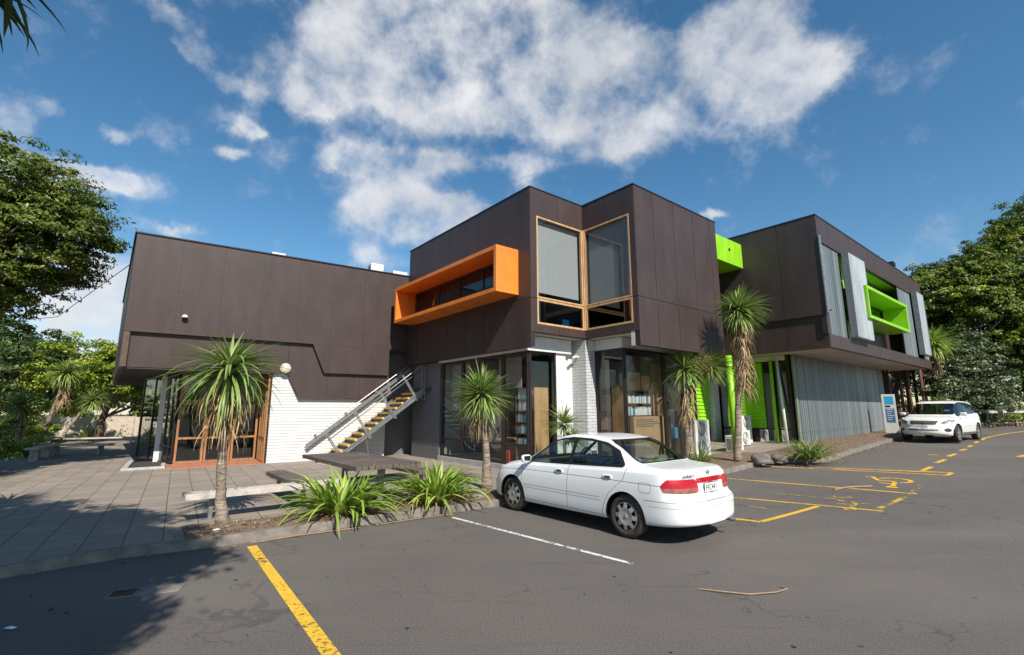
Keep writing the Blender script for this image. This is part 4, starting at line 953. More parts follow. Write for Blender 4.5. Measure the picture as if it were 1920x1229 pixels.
part('carcass', MB().box(12.72, 12.9, 9.85, 10.38, .2, 2.72), wd, t, bevel=.004); part('door', MB().box(12.70, 12.718, 9.87, 10.36, .25, 2.69), mat('cupboard_door', (.36, .19, .08), .5, .15, 5, streak=6), t)
carton('brown carton on the middle shelf left of the cupboard', (12.75, 13.1, 10.42, 10.95, 1.85, 2.4)); carton('brown carton on the lower shelf left of the cupboard', (12.75, 13.1, 10.42, 10.95, 1.25, 1.65)); carton('brown carton lowest in the stack left of the cupboard', (12.75, 13.1, 10.42, 10.95, .55, 1.05))
t = thing('rack', 'dark open rack holding cartons left of the wooden cupboard', 'rack', (12.7, 10.4, .2), AU)
for z in (.55, 1.25, 1.85, 2.6): part('shelf_board', MB().box(12.72, 13.15, 10.4, 11.0, z-.03, z-.001), shm, t)
for w in (10.4, 10.97): part('upright', MB().box(13.1, 13.15, w, w+.03, .2, 2.568), shm, t)
carton('pale carton on top of the dark rack by the pillar', (12.78, 13.1, 10.45, 10.95, 2.602, 3.25), mat('pale_carton', (.40, .42, .36), .8))
boxthing('crate', 'small red crate on the floor behind the left glazing', (10.4, 10.65, 12.95, 13.2, .2, .55), mat('crate_red', (.6, .04, .02), .5), 'crate')
boxthing('desk', 'plain pale desk behind the left glazing', (10.6, 11.3, 13.4, 15.6, .85, .92), wd, 'desk')
t = thing('folder', 'bright blue folder standing in the low corner window', 'folder', (10.9, 10.82, 4.6), AU)
part('cover', MB().slab((10.95, 10.84), (1, 0), (0, -1), 0, .3, 4.56, 4.82, -.01, .01), mat('folder_blue', (.0, .22, .6), .5), t)
for i in range(9):
    x = 10.5+i*.13; h = rnd.uniform(.02, .06)
    single('paper_stack', MB().box(x, x+.12, 10.9, 11.2, 5.4, 5.4+h), BK[1], 'loose white paper pile on the sill under the left corner blind', 'papers', (x, 10.9, 5.4), AU, 'paper piles on the sill')
boxthing('shelf_ledge', 'dark ledge under the blind behind the corner window', (9.7, 12.2, 10.88, 11.3, 5.33, 5.398), M['inside_dark'], 'ledge')
boxthing('curtain', 'red curtain at the right edge of the corner window', (11.98, 12.0, 8.74, 8.84, 4.6, 6.3), mat('red_fabric', (.5, .07, .03), .8), 'curtain')

BLK[0] = 1.0
# ---------------- small ground things ----------------
t = thing('drain_grate', 'rusty iron drain grate set in a concrete slab in the asphalt', 'drain', (-4.2, 5.42, 0), rot=R(20))
part('slab', MB().box(-.05, .62, -.12, .14, .001, .008), M['concrete'], t)
mb = MB()
for i in range(7): mb.box(-.02+i*.03, -.005+i*.03, -.08, .08, .0085, .014)
mb.box(-.03, .2, -.09, -.08, .0085, .014); mb.box(-.03, .2, .08, .09, .0085, .014)
part('grate', mb, mat('rust_iron', (.05, .03, .022), .7, .3), t); part('opening', MB().box(-.02, .19, -.079, .079, .0082, .0095), M['black'], t)
def paper(x, y, z, s, label):
    mb = MB(); n = 9; r_ = random.Random(int(x*100)); vs = [(x, y, z+s*.55)]+[(x+s*(1+.3*r_.uniform(-1, 1))*math.cos(2*math.pi*i/n), y+s*.7*(1+.3*r_.uniform(-1, 1))*math.sin(2*math.pi*i/n), z+.003+s*.3*r_.random()) for i in range(n)]
    mb.add(vs, [(0, 1+i, 1+(i+1) % n) for i in range(n)]); single('crumpled_paper', mb, M['white'], label, 'litter', (x, y, z))
paper(-4.46, 4.63, 0, .05, 'crumpled white paper on the asphalt at the left edge'); paper(-4.42, 7.55, .14, .06, 'crumpled white paper on the mulch by the leftmost trunk')
def stick(pts, r, label):
    single('dry_frond', MB().tube(pts, r, 5), mat('dry_frond', (.30, .20, .12), .8), label, 'dry leaf', pts[0])
stick([(1.99, 5.5, .012), (2.2, 5.40, .02), (2.45, 5.34, .014), (2.75, 5.38, .02), (2.93, 5.5, .012), (2.9, 5.56, .012)], .008, 'curved dry frond lying on the open asphalt')
stick([(7.2, 11.15, gz(7.2, 11.15)+.015), (7.6, 11.3, gz(7.6, 11.3)+.03), (8.2, 11.35, gz(8.2, 11.35)+.02)], .02, 'straight dry frond lying across the yellow bay line')
stick([(-3.8, 7.35, .012), (-3.3, 7.75, .02), (-2.5, 8.28, .012)], .009, 'dry frond along the kerb behind the yellow line')
stick([(-2.3, 8.45, .012), (-1.6, 8.95, .02), (-1.1, 9.3, .012)], .008, 'dry frond along the kerb near the white line')
# ---------------- vegetation ----------------
def np_mesh(name, V, F, tint, m, smooth=False):
    """V (n,3), F (k,4) quads, tint per face"""
    me = bpy.data.meshes.new(name); n, k = len(V), len(F)
    me.vertices.add(n); me.vertices.foreach_set('co', V.astype(np.float32).ravel())
    me.loops.add(k*4); me.loops.foreach_set('vertex_index', F.astype(np.int32).ravel())
    me.polygons.add(k); me.polygons.foreach_set('loop_start', np.arange(0, k*4, 4, dtype=np.int32)); me.polygons.foreach_set('loop_total', np.full(k, 4, np.int32))
    if smooth: me.polygons.foreach_set('use_smooth', np.ones(k, bool))
    me.update(calc_edges=True)
    at = me.attributes.new('tint', 'FLOAT', 'FACE'); at.data.foreach_set('value', np.clip(tint, 0, 1).astype(np.float32))
    me.materials.append(m); return me
def blades(n, rng, base_fn, az, el, length, width, droop, seg=6, fold=.25, taper0=.45, tint=None, twist=None):
    """strap leaves: arrays of length n. returns V,F,tint"""
    s = np.linspace(0, 1, seg+1); ds = 1/seg
    e = el[:, None]-droop[:, None]*(s[None, :]**1.4)
    dx = np.cos(e); dz = np.sin(e)
    hx = np.cumsum(np.concatenate([np.zeros((n, 1)), dx[:, :-1]*ds], 1), 1)*length[:, None]
    hz = np.cumsum(np.concatenate([np.zeros((n, 1)), dz[:, :-1]*ds], 1), 1)*length[:, None]
    azb = az[:, None]+(twist[:, None]*s[None, :] if twist is not None else 0)
    ca, sa = np.cos(azb), np.sin(azb)
    P = np.stack([hx*ca, hx*sa, hz], -1)+base_fn[:, None, :]
    side = np.stack([-sa+0*hx, ca+0*hx, np.zeros_like(hx)], -1)
    nrm = np.stack([-np.sin(e)*ca, -np.sin(e)*sa, np.cos(e)], -1)
    wp = np.minimum(taper0+(1-taper0)*s/.3, 1)*np.clip((1.02-s)/.75, 0, 1)**.8
    w = (width[:, None]*wp)[..., None]*.5
    A = P-side*w+nrm*w*fold*2; B = P; C = P+side*w+nrm*w*fold*2
    V = np.stack([A, B, C], 2).reshape(-1, 3)          # per blade (seg+1)*3
    i = np.arange(n)[:, None, None]*(seg+1)*3; j = np.arange(seg)[None, :, None]*3; c = np.arange(2)[None, None, :]
    a = i+j+c; F = np.stack([a, a+1, a+4, a+3], -1).reshape(-1, 4)
    t = np.repeat(rng.uniform(0, 1, n) if tint is None else tint, seg*2)
    return V, F, t
def merge(parts):
    V, F, T, o = [], [], [], 0
    for v, f, t in parts: V.append(v); F.append(f+o); T.append(t); o += len(v)
    return np.concatenate(V), np.concatenate(F), np.concatenate(T)
def put(name, vft, m, parent=None, loc=None):
    me = np_mesh(name, *vft, m); o = bpy.data.objects.new(name, me); COL.objects.link(o)
    if parent: o.parent = parent
    if loc is not None: o.location = loc
    return o
def cabbage_head(rng, c, R_, n, wid=.05, lo=-.95, hang=.25, up=1.0):
    """spiky head of strap leaves round c, radius R_"""
    z = rng.uniform(lo, up, n); el = np.arcsin(np.clip(z, -1, 1))
    az = rng.uniform(0, 2*math.pi, n)
    base = np.array(c)+np.stack([np.cos(az)*.03, np.sin(az)*.03, (z-.2)*.12*R_], 1)
    low = np.clip((.2-z), 0, 1.2)
    L = R_*rng.uniform(.82, 1.12, n)*(1-.12*low)
    L = L*np.where(z > .6, rng.uniform(.62, .9, n), 1)*rng.uniform(.85, 1.05, n)*(1-(.3 if hang > .6 else .05)*np.clip(z, 0, 1))
    droop = rng.uniform(.05, .55, n)+hang*low*rng.uniform(.5, 1.3, n)+hang*.45*(1-np.abs(z))*rng.uniform(.3, 1.4, n)+(rng.random(n) < .12)*rng.uniform(.6, 1.4, n)
    el = np.where(el < -.9, el*.75, el)
    tint = np.clip(rng.normal(.36, .17, n)+.28*low*rng.uniform(0, 1, n)+(rng.random(n) < .06)*.5, 0, 1)
    a0 = rng.uniform(0, 6.28); L = L*(1+.13*np.cos(az-a0)+.08*np.cos(2*az+a0))
    return blades(n, rng, base, az, el, L, rng.uniform(.75, 1.15, n)*wid, droop, 6, .3, .5, tint)
def skirt(rng, c, R_, z0, z1, n, r0=.06, spread=.35, wid=.035):
    """hanging dead leaves from z1 down to z0"""
    az = rng.uniform(0, 2*math.pi, n); zz = rng.uniform(z0+(z1-z0)*.35, z1, n)
    base = np.stack([c[0]+np.cos(az)*r0, c[1]+np.sin(az)*r0, zz], 1)
    L = np.minimum(rng.uniform(.35, .8, n)*R_, zz-z0+.15)
    el = rng.uniform(-.9, -.1, n)*spread*2; dr = rng.uniform(1.2, 1.7, n)-np.abs(el)*.5
    return blades(n, rng, base, az, el-.5, L, rng.uniform(.6, 1.2, n)*wid, np.minimum(dr, 1.57+(el-.5)+.25), 5, .15, .6, rng.uniform(0, 1, n), rng.uniform(-.6, .6, n))
def cabbage_tree(label, x, y, z, heads, trunk, seed, R_=.85, n=260, sk=None, wid=.05, tr=(.11, .07), mat_crown='cordyline', hang=.3, lo=-.95, group=None, seeds=None, sk_n=140, sk_spread=.35):
    """trunk: list of points (dx,dy,z rel); heads: list of (dx,dy,z,R); sk: (z0,z1) of dead skirt"""
    rng = np.random.default_rng(seed)
    t = thing('cabbage_tree', label, 'tree', (x, y, z), group=group)
    k = len(trunk); rs = [tr[0]*1.35]+[tr[0]+(tr[1]-tr[0])*i/(k-1) for i in range(1, k)]
    mb = MB(); pts = [Vector(p) for p in trunk]
    fine = []; fr = []
    for i in range(k-1):
        for q in range(6):
            fine.append(pts[i].lerp(pts[i+1], q/6)+Vector((rng.normal(0, .004), rng.normal(0, .004), 0))); fr.append((rs[i]+(rs[i+1]-rs[i])*q/6)*rng.uniform(.95, 1.06))
    fine.append(pts[-1]); fr.append(rs[-1])
    for (hx, hy, hz_, hr) in heads:
        top = pts[-1]
        if (Vector((hx, hy, hz_))-top).length > .25: mb.tube([top-Vector((0, 0, .15)), top.lerp(Vector((hx, hy, hz_)), .5), (hx, hy, hz_)], [tr[1], tr[1]*.8, tr[1]*.7], 8)
    mb.tube(fine, fr, 10); part('trunk', mb, M['palm_bark'], t, smooth=True)
    put('crown', merge([cabbage_head(rng, (hx, hy, hz_), hr, n, wid, lo, hang) for hx, hy, hz_, hr in heads]), M[mat_crown], t)
    if sk:
        L = [skirt(rng, (hx*1., hy*1., 0), hr, sk[0], sk[1], sk_n, .06, sk_spread) for hx, hy, hz_, hr in heads[:1]]
        put('dead_leaf_skirt', merge(L), M['dead'], t)
    if seeds:
        sx0, sy0, sz0, sr = seeds; m_ = 2600; d = rng.normal(0, 1, (m_, 3)); d /= np.linalg.norm(d, axis=1)[:, None]
        c = np.array((sx0, sy0, sz0))+d*(rng.uniform(0, 1, m_)**.5)[:, None]*np.array((sr, sr, sr*.8))
        V, F, T = leaf_quads(rng, c, d, .035, .012, rng.uniform(0, 1, m_)); put('seed_head', (V, F, T), M['seed'], t)
    return t
def leaf_quads(rng, C, Nn, size, wid, tint, spread=.9):
    """one pointed quad per centre, roughly facing Nn"""
    n = len(C); r = rng.normal(0, 1, (n, 3)); r /= np.linalg.norm(r, axis=1)[:, None]
    nn = Nn+r*spread; nn /= np.linalg.norm(nn, axis=1)[:, None]
    a = np.cross(nn, rng.normal(0, 1, (n, 3))); a /= np.linalg.norm(a, axis=1)[:, None]; b = np.cross(nn, a)
    s = rng.uniform(.65, 1.25, n)[:, None]
    if np.isscalar(wid): wid = np.full(n, wid)
    L = a*size*s; W = b*(wid[:, None] if wid.ndim == 1 else wid)*s
    cup = nn*size*.18*s
    V = np.stack([C-L*.5, C-W*.5-L*.02+cup*.3, C+L*.5-cup, C+W*.5-L*.02+cup*.3], 1).reshape(-1, 3)
    F = np.arange(n*4).reshape(-1, 4); return V, F, tint
def crown(rng, blobs, n_clump, per, size, wid, clump_r=.5, shell=.55, ztop=.45, flat=.75, jag=.25, under=.35, bare=0.12):
    """leaves in clumps in the shells of ellipsoid blobs: (x,y,z,rx,ry,rz)"""
    blobs = np.array(blobs, float); vol = (blobs[:, 3]*blobs[:, 4]*blobs[:, 5])**(2/3); p = vol/vol.sum()
    idx = rng.choice(len(blobs), n_clump, p=p); d = rng.normal(0, 1, (n_clump, 3)); d /= np.linalg.norm(d, axis=1)[:, None]
    keep = (d[:, 2] > -under) | (rng.random(n_clump) < .35); idx, d = idx[keep], d[keep]; k = len(d)
    rad = (shell+(1-shell)*rng.random(k)**.6)*(1+rng.normal(0, jag*.35, k))
    cc = blobs[idx, :3]+d*rad[:, None]*blobs[idx, 3:6]
    cr = clump_r*rng.uniform(.55, 1.3, k); ct = np.clip(rng.normal(.42, .17, k), 0, 1)
    ci = np.repeat(np.arange(k), rng.integers(int(per*.5), int(per*1.5), k)); m_ = len(ci)
    e = rng.normal(0, 1, (m_, 3)); e /= np.linalg.norm(e, axis=1)[:, None]; e[:, 2] = np.abs(e[:, 2])*.9+e[:, 2]*.1
    C = cc[ci]+e*(cr[ci]*(rng.random(m_)**.45))[:, None]*np.array([1, 1, flat])
    nn = e*.8+d[ci]*.5+np.array([0, 0, .35]); tint = np.clip(ct[ci]+rng.normal(0, .12, m_)+.12*e[:, 2], 0, 1)
    return leaf_quads(rng, C, nn, size, wid, tint, .8)
def limbs(mb, rng, base, top, blobs, r0, count=9, droopy=0):
    base = Vector(base); top = Vector(top)
    mid = base.lerp(top, .5)+Vector((rng.normal(0, .15), rng.normal(0, .15), 0))
    mb.tube([base, base.lerp(mid, .5), mid, top], [r0*1.3, r0, r0*.85, r0*.65], 10)
    for i in range(count):
        b = blobs[rng.integers(len(blobs))]; d = rng.normal(0, 1, 3); d /= np.linalg.norm(d)
        e = Vector((b[0]+d[0]*b[3]*.75, b[1]+d[1]*b[4]*.75, b[2]+abs(d[2])*b[5]*.5-.1*b[5])); s = base.lerp(top, rng.uniform(.55, 1.0))
        m1 = s.lerp(e, .45)+Vector((rng.normal(0, .2), rng.normal(0, .2), rng.uniform(0, .35)))
        r = r0*rng.uniform(.25, .45); mb.tube([s, m1, e], [r, r*.6, r*.15], 6)
        for q in range(3):
            e2 = m1.lerp(e, rng.uniform(.2, .8)); d2 = Vector(rng.normal(0, 1, 3)).normalized()*rng.uniform(.6, 1.3); mb.tube([e2, e2+d2*.5+Vector((0, 0, .1)), e2+d2], [r*.35, r*.22, r*.08], 5)
def tree(label, x, y, z, blobs, seed, leaf='leaf_near', n_clump=260, per=55, size=.13, wid=.05, r0=.2, tb=(0, 0), ttop=None, clump_r=.5, limbs_n=9, name='tree', group=None, cat='tree', kid=True, **kw):
    rng = np.random.default_rng(seed); t = thing(name, label, cat, (x, y, z), group=group)
    bl = [(b[0]-x, b[1]-y, b[2]-z, *b[3:]) for b in blobs]
    mb = MB(); top = ttop or (np.mean([b[0] for b in bl]), np.mean([b[1] for b in bl]), min(b[2] for b in bl)+.2)
    limbs(mb, rng, (tb[0], tb[1], -.1), top, bl, r0, limbs_n); part('trunk', mb, M['bark'], t, smooth=True)
    put('crown', crown(rng, bl, n_clump, per, size, wid, clump_r, **kw), M[leaf], t)
    return t
zb = .12
# cabbage trees near the kerb
cabbage_tree('drooping-headed cabbage tree with leaning trunk and dead leaf skirt, leftmost in the kerb bed', -4.62, 8.02, zb-.02, [(-.10, -.05, 2.52, 1.08)], [(0, 0, 0), (-.07, -.02, .45), (-.10, -.03, 1.2), (-.08, -.05, 2.6)], 3, n=190, sk=(1.15, 2.45), wid=.062, tr=(.078, .066), hang=1.0, lo=-.85, sk_n=170, sk_spread=.16)
cabbage_tree('round-headed cabbage tree standing just left of the white sedan', -.60, 11.5, zb, [(-.13, 0, 2.17, .92)], [(0, 0, 0), (.0, 0, .6), (-.1, 0, 2.1)], 5, n=420, sk=(1.1, 1.9), wid=.045, tr=(.10, .07), hang=.1, lo=-.98, sk_n=70)
cabbage_tree('small cabbage tree half hidden behind the sedan roof', 1.42, 13.3, .14, [(0, 0, 1.40, .78), (.2, .1, .95, .5)], [(0, 0, 0), (.0, 0, .5), (0, 0, 1.3)], 8, n=150, wid=.035, tr=(.05, .045), hang=.1, lo=-.5)
cabbage_tree('twin-headed cabbage tree with brown seed cluster, left of the green post', 5.62, 15.6, .25, [(.0, 0, 2.95, .98), (.82, .0, 3.05, .98)], [(0, 0, 0), (.0, 0, 1.2), (-.05, 0, 2.1)], 12, n=260, sk=(.9, 2.5), wid=.045, tr=(.13, .10), hang=.35, lo=-.7, seeds=(.42, -.25, 3.1, .5), sk_n=200, sk_spread=.25)
cabbage_tree('tallest cabbage tree with long shaggy tan trunk skirt, right of the green post', 6.82, 14.95, .30, [(.42, 0, 4.75, .98)], [(0, 0, 0), (.12, 0, 1.2), (.3, 0, 3), (.42, 0, 4.75)], 15, n=420, sk=(1.15, 4.3), wid=.05, tr=(.09, .11), hang=.3, lo=-.95, sk_n=420, sk_spread=.12)
# far left cabbage trees
cabbage_tree('leaning tall cabbage tree in the far left garden', -24.2, 24.8, .15, [(1.35, -.3, 3.75, 1.15)], [(0, 0, 0), (.45, 0, 1.0), (1.0, -.2, 2.3), (1.35, -.3, 3.6)], 21, n=240, sk=(1.6, 3.4), wid=.06, tr=(.13, .09), hang=.7, sk_n=120)
cabbage_tree('thin leaning cabbage tree behind the tall one in the left garden', -22.9, 24.6, .15, [(1.0, .6, 2.35, .95)], [(0, 0, 0), (.35, .1, .9), (.9, .5, 2.2)], 22, n=190, wid=.05, tr=(.08, .06), hang=.5)
cabbage_tree('low broad-headed cabbage tree at the left garden edge', -20.6, 20.4, .13, [(-.1, 0, 2.05, 1.2)], [(0, 0, 0), (.0, 0, .8), (-.1, 0, 1.9)], 23, n=240, sk=(.5, 1.8), wid=.055, tr=(.13, .09), hang=.4)
cabbage_tree('cabbage tree at the very left edge with only its leaf tips in view', -8.9, 7.35, .12, [(0, 0, 2.85, 1.05)], [(0, 0, 0), (.0, 0, 1.8), (0, 0, 2.8)], 24, n=200, wid=.045, tr=(.12, .09), hang=.3)
cabbage_tree('cabbage tree with bright head behind the far end of the right block', 24.4, 27.4, .8, [(0, 0, 4.9, 1.6)], [(0, 0, 0), (.0, 0, 2.5), (0, 0, 4.8)], 25, n=260, sk=(2.6, 4.3), wid=.07, tr=(.18, .12), hang=.7, mat_crown='flax')
cabbage_tree('small cabbage tree glimpsed between the red-brown poles', 23.5, 26.6, .8, [(0, 0, 1.3, .9)], [(0, 0, 0), (0, 0, 1.2)], 26, n=160, wid=.05, tr=(.1, .09), hang=.3)
# flax clumps
def flax(label, x, y, z, R_, H_, n, seed, m='flax', wid=.055, group=None):
    rng = np.random.default_rng(seed); a = rng.uniform(0, 2*math.pi, n); rr = rng.uniform(0, .28, n)*R_
    base = np.stack([np.cos(a)*rr*1.2, np.sin(a)*rr, np.zeros(n)], 1); az = a+rng.normal(0, .5, n)
    up = rng.random(n) < .28; el = np.where(up, rng.uniform(1.0, 1.45, n), rng.uniform(.45, 1.15, n))
    L = np.where(up, rng.uniform(.7, 1.05, n)*H_, rng.uniform(.75, 1.15, n)*R_*1.15); dr = np.where(up, rng.uniform(.1, .8, n), rng.uniform(.9, 2.0, n))
    t = thing('flax_clump', label, 'plant', (x, y, z), group=group)
    put('leaves', blades(n, rng, base, az, el, L, rng.uniform(.7, 1.2, n)*wid, dr, 7, .3, .55, np.clip(rng.normal(.42, .2, n), 0, 1), rng.uniform(-.5, .5, n)), M[m], t)
    k = 60; a = rng.uniform(0, 2*math.pi, k); base = np.stack([np.cos(a)*.2*R_, np.sin(a)*.2*R_, np.full(k, .04)], 1)
    put('dead_leaves', blades(k, rng, base, a, rng.uniform(.0, .5, k), rng.uniform(.4, .8, k)*R_, np.full(k, .03), rng.uniform(.2, .8, k), 5, .1, .6), M['dead'], t)
flax('bright green flax clump nearest the bench, left of the pair by the kerb', -2.98, 8.72, .13, 0.92, .88, 140, 31, wid=.08)
flax('bright green flax clump nearest the white sedan, right of the pair by the kerb', -1.50, 9.75, .13, 0.92, .9, 150, 32, wid=.08)
flax('darker flax clump beside the grey rocks at the corrugated wall', 8.9, 14.72, .42, .85, .75, 150, 33, 'cordyline', .04)
flax('flax clump left of the green post behind the sedan', 5.75, 15.0, .3, .5, .8, 60, 34, 'cordyline', .04)
flax('spiky flax by the beige fence', -26.5, 30.5, .12, 1.2, 1.5, 70, 35, 'cordyline', .09)
flax('flax at the foot of the white post by the side glazing', -17.5, 24.3, .12, 1.0, 1.4, 60, 36, 'flax', .08)
flax('low lush flax under the far left cabbage trees', -19.9, 19.7, .12, 1.3, .9, 150, 37, 'flax', .08)
# rocks
def rock(label, x, y, z, s, seed):
    import bmesh
    r_ = random.Random(seed); bm = bmesh.new(); bmesh.ops.create_icosphere(bm, subdivisions=3, radius=1)
    ph = [r_.uniform(0, 6) for _ in range(6)]
    for v in bm.verts:
        k = 1+.13*math.sin(3*v.co.x+ph[0])*math.cos(2.5*v.co.y+ph[1])+.1*math.sin(5*v.co.z+ph[2]+v.co.x*2)+.03*math.sin(14*v.co.y+ph[3])
        v.co = Vector((v.co.x*s[0], v.co.y*s[1], max(v.co.z, -.3)*s[2]))*k
    me = bpy.data.meshes.new('rock'); bm.to_mesh(me); bm.free(); me.materials.append(M['rock']); me.polygons.foreach_set('use_smooth', [True]*len(me.polygons))
    o = bpy.data.objects.new('rock', me); COL.objects.link(o); o.location = (x, y, z); o.rotation_euler = (0, 0, r_.uniform(0, 3)); setp(o, label, 'rock')
rock('larger grey rock at the bed edge left of the flax', 7.45, 14.75, .38, (.30, .26, .22), 1); rock('browner rounded rock touching the flax', 8.05, 14.85, .42, (.25, .23, .2), 2)
rock('small stone by the front wheel of the sedan', -.7, 10.2, .16, (.14, .1, .1), 3)
# big near tree, left
nb = [(-15.7, 13.2, 8.2, 2.7, 2.6, 1.7), (-13.6, 13.4, 6.9, 1.6, 1.6, 1.25), (-16.5, 14, 6.4, 3.2, 2.6, 1.8), (-15.0, 12.8, 5.5, 2.0, 1.8, 1.0), (-18.8, 13, 8.7, 3.2, 3, 2.2), (-14.4, 14.0, 7.9, 1.5, 1.5, 1.0)]
tree('large broad-leaved evergreen tree reaching in from the left edge', -18.5, 13.6, .1, nb, 41, 'leaf_near', 2000, 64, .15, .055, .34, clump_r=.42, limbs_n=26, shell=.5, under=.2, ttop=(1.2, -.2, 4.2))
# tree behind the camera throwing the bottom-left shade, its lowest twig hangs into the top-left corner
sb = [(-2.7, -.5, 7.6, 1.8, 1.6, 1.4), (-3.2, -1.9, 7.4, 2.2, 1.9, 1.6), (-3.4, -3.0, 6.6, 2.0, 1.7, 1.3), (-4.6, -.1, 8.0, 2.4, 1.8, 1.5), (-1.5, -3.1, 7.5, 1.7, 1.8, 1.4), (-1.7, -1.5, 7.5, 1.6, 1.6, 1.3), (-3.2, -4.6, 7.6, 2.0, 1.8, 1.4), (-7.0, .1, 8.2, 2.5, 1.9, 1.5), (-4.0, -3.6, 8, 2.6, 2, 1.6), (-9.8, .3, 8.2, 2.5, 1.9, 1.4)]
tree('broad shade tree standing just beyond the left edge, seen only by its shade', -14.5, 7.2, .1, [(-13.6, 8.3, 7.6, 2.2, 1.9, 1.6), (-15.8, 9.4, 7.8, 2.3, 2.0, 1.6), (-13.0, 6.0, 7.4, 2.2, 1.9, 1.5)], 45, 'leaf_dark', 700, 55, .2, .08, .25, clump_r=.45, limbs_n=10, shell=.3, under=.9)
t_ = tree('overhanging tree whose leaf tips hang into the top left corner', -5.0, -2.6, 0, sb, 42, 'leaf_dark', 2900, 62, .21, .085, .22, clump_r=.45, limbs_n=16, shell=.3, under=.9)
rng = np.random.default_rng(5); tw = MB(); tw.tube([(1.0, 1.2, 6.6), (1.7, 2.6, 5.6), (2.2, 3.9, 4.7), (2.40, 4.62, 4.0)], [.04, .03, .016, .006], 6)
part('twig', tw, M['bark'], t_)
k = 46; az_ = rng.uniform(-.9, 2.4, k); bs = np.stack([2.36+rng.uniform(-.1, .16, k), 4.45+rng.uniform(0, .25, k), 4.08-rng.uniform(0, .16, k)], 1)
put('leaves', blades(k, rng, bs, az_, rng.uniform(-1.1, .1, k), rng.uniform(.2, .34, k), rng.uniform(.028, .04, k), rng.uniform(.3, .9, k), 5, .2, .5, rng.uniform(0, .6, k)), M['leaf_dark'], t_)
# left background
tree('bushy light green tree behind the far left benches', -25.0, 29.5, .1, [(-25, 28.3, 3.9, 3.0, 2.4, 2.0), (-22.3, 28.6, 4.5, 2.8, 2.2, 2.2), (-20.6, 29.3, 2.9, 2.8, 2.2, 1.8), (-27.2, 29.3, 3.4, 2.4, 2.2, 1.9), (-19.2, 30.3, 3.9, 2.2, 2.0, 1.9)], 51, 'leaf_light', 620, 60, .2, .10, .22, clump_r=.55, limbs_n=16, shell=.45, ttop=(.8, -.5, 2.4))
tree('dark dense tree behind the low-headed cabbage tree at the left', -31.0, 28, .1, [(-30.5, 28, 4.8, 3.6, 3, 3.2), (-27.6, 27.6, 3.6, 2.6, 2.2, 2.0), (-34, 28, 5.0, 3.6, 3, 3.0)], 52, 'leaf_dark', 460, 60, .22, .10, .25, clump_r=.6, limbs_n=14)
tree('mid green tree at the far left behind the garden', -36.5, 34, .1, [(-36, 34, 4.0, 4.5, 3, 3.0), (-31.5, 35, 3.2, 4, 3, 2.2), (-41, 34, 4.5, 4.5, 3, 3.2)], 53, 'leaf_light', 420, 55, .26, .13, .25, clump_r=.7, limbs_n=10)
tree('dark tree behind the beige fence by the building corner', -23, 40, .1, [(-24, 40, 3.4, 4.5, 3, 2.6), (-18.5, 40, 3.6, 4.0, 3, 2.6), (-29.5, 40, 3.6, 4.0, 3, 2.6)], 54, 'leaf_forest', 420, 55, .26, .13, .25, clump_r=.7, limbs_n=10)
def shrub(label, x, y, z, blobs, seed, leaf, n_clump, per, size, wid, clump_r=.3, group=None):
    rng = np.random.default_rng(seed); t = thing('shrub', label, 'shrub', (x, y, z), group=group); bl = [(b[0]-x, b[1]-y, b[2]-z, *b[3:]) for b in blobs]
    mb = MB()
    for i in range(7):
        b = bl[rng.integers(len(bl))]; mb.tube([(rng.normal(0, .1), rng.normal(0, .1), -.05), (b[0]*.5, b[1]*.5, b[2]*.6), (b[0]+rng.normal(0, .2), b[1], b[2])], [.04, .025, .01], 5)
    part('stems', mb, M['bark'], t); put('foliage', crown(rng, bl, n_clump, per, size, wid, clump_r, shell=.3), M[leaf], t)
shrub('dark low shrub in the bottom left garden corner', -14.6, 13.6, .1, [(-14.9, 13.4, .75, 1.3, 1.1, .75), (-16.5, 14.8, .9, 1.5, 1.2, .9)], 61, 'leaf_dark', 150, 45, .12, .04)
shrub('mixed green shrub below the far left cabbage trees', -21.8, 21.9, .1, [(-22.2, 22, .7, 1.5, 1.2, .7), (-24.5, 23.5, .9, 2, 1.4, .9)], 62, 'leaf_light', 160, 45, .14, .07)
shrub('dark hedge-like shrub along the left garden', -26.5, 22.5, .1, [(-25.5, 21.5, 1.1, 2.4, 1.6, 1.2), (-29, 24, 1.4, 3, 2, 1.5)], 63, 'leaf_dark', 200, 45, .16, .07)
shrub('low shrub before the bushy tree at the left', -27.8, 28.2, .1, [(-27.5, 27.6, .8, 2.2, 1.3, .9), (-30.5, 28, 1.0, 2.2, 1.3, 1.1)], 64, 'leaf_light', 160, 45, .16, .08)
# right woodland: separate trees rising behind the car park
def rt(label, blobs, seed, leaf='leaf_forest', n=1250, per=64, size=.21, wid=.10, cr=.56, **kw):
    x = np.mean([b[0] for b in blobs]); y = np.mean([b[1] for b in blobs])+1
    tree(label, x, y, .9, blobs, seed, leaf, n, per, size, wid, .35, clump_r=cr, limbs_n=12, **kw)
rt('tallest sunlit woodland tree at the right edge', [(36.5, 32, 12.0, 4.6, 3.2, 3.0), (33.2, 31.5, 11.0, 2.5, 2.4, 2.2), (38.4, 32, 14.6, 3.2, 3, 2.4), (35.0, 31.0, 8.2, 3.8, 2.6, 2.4)], 71, shell=.7)
rt('lumpy yellow-green woodland tree left of the tallest one', [(29.6, 31.5, 9.3, 3.0, 2.6, 2.2), (27.6, 32.2, 8.8, 2.6, 2.4, 1.9), (31.2, 31, 7.6, 2.8, 2.4, 2.2), (31.9, 31.4, 10.4, 2.3, 2.2, 1.9)], 72, shell=.7)
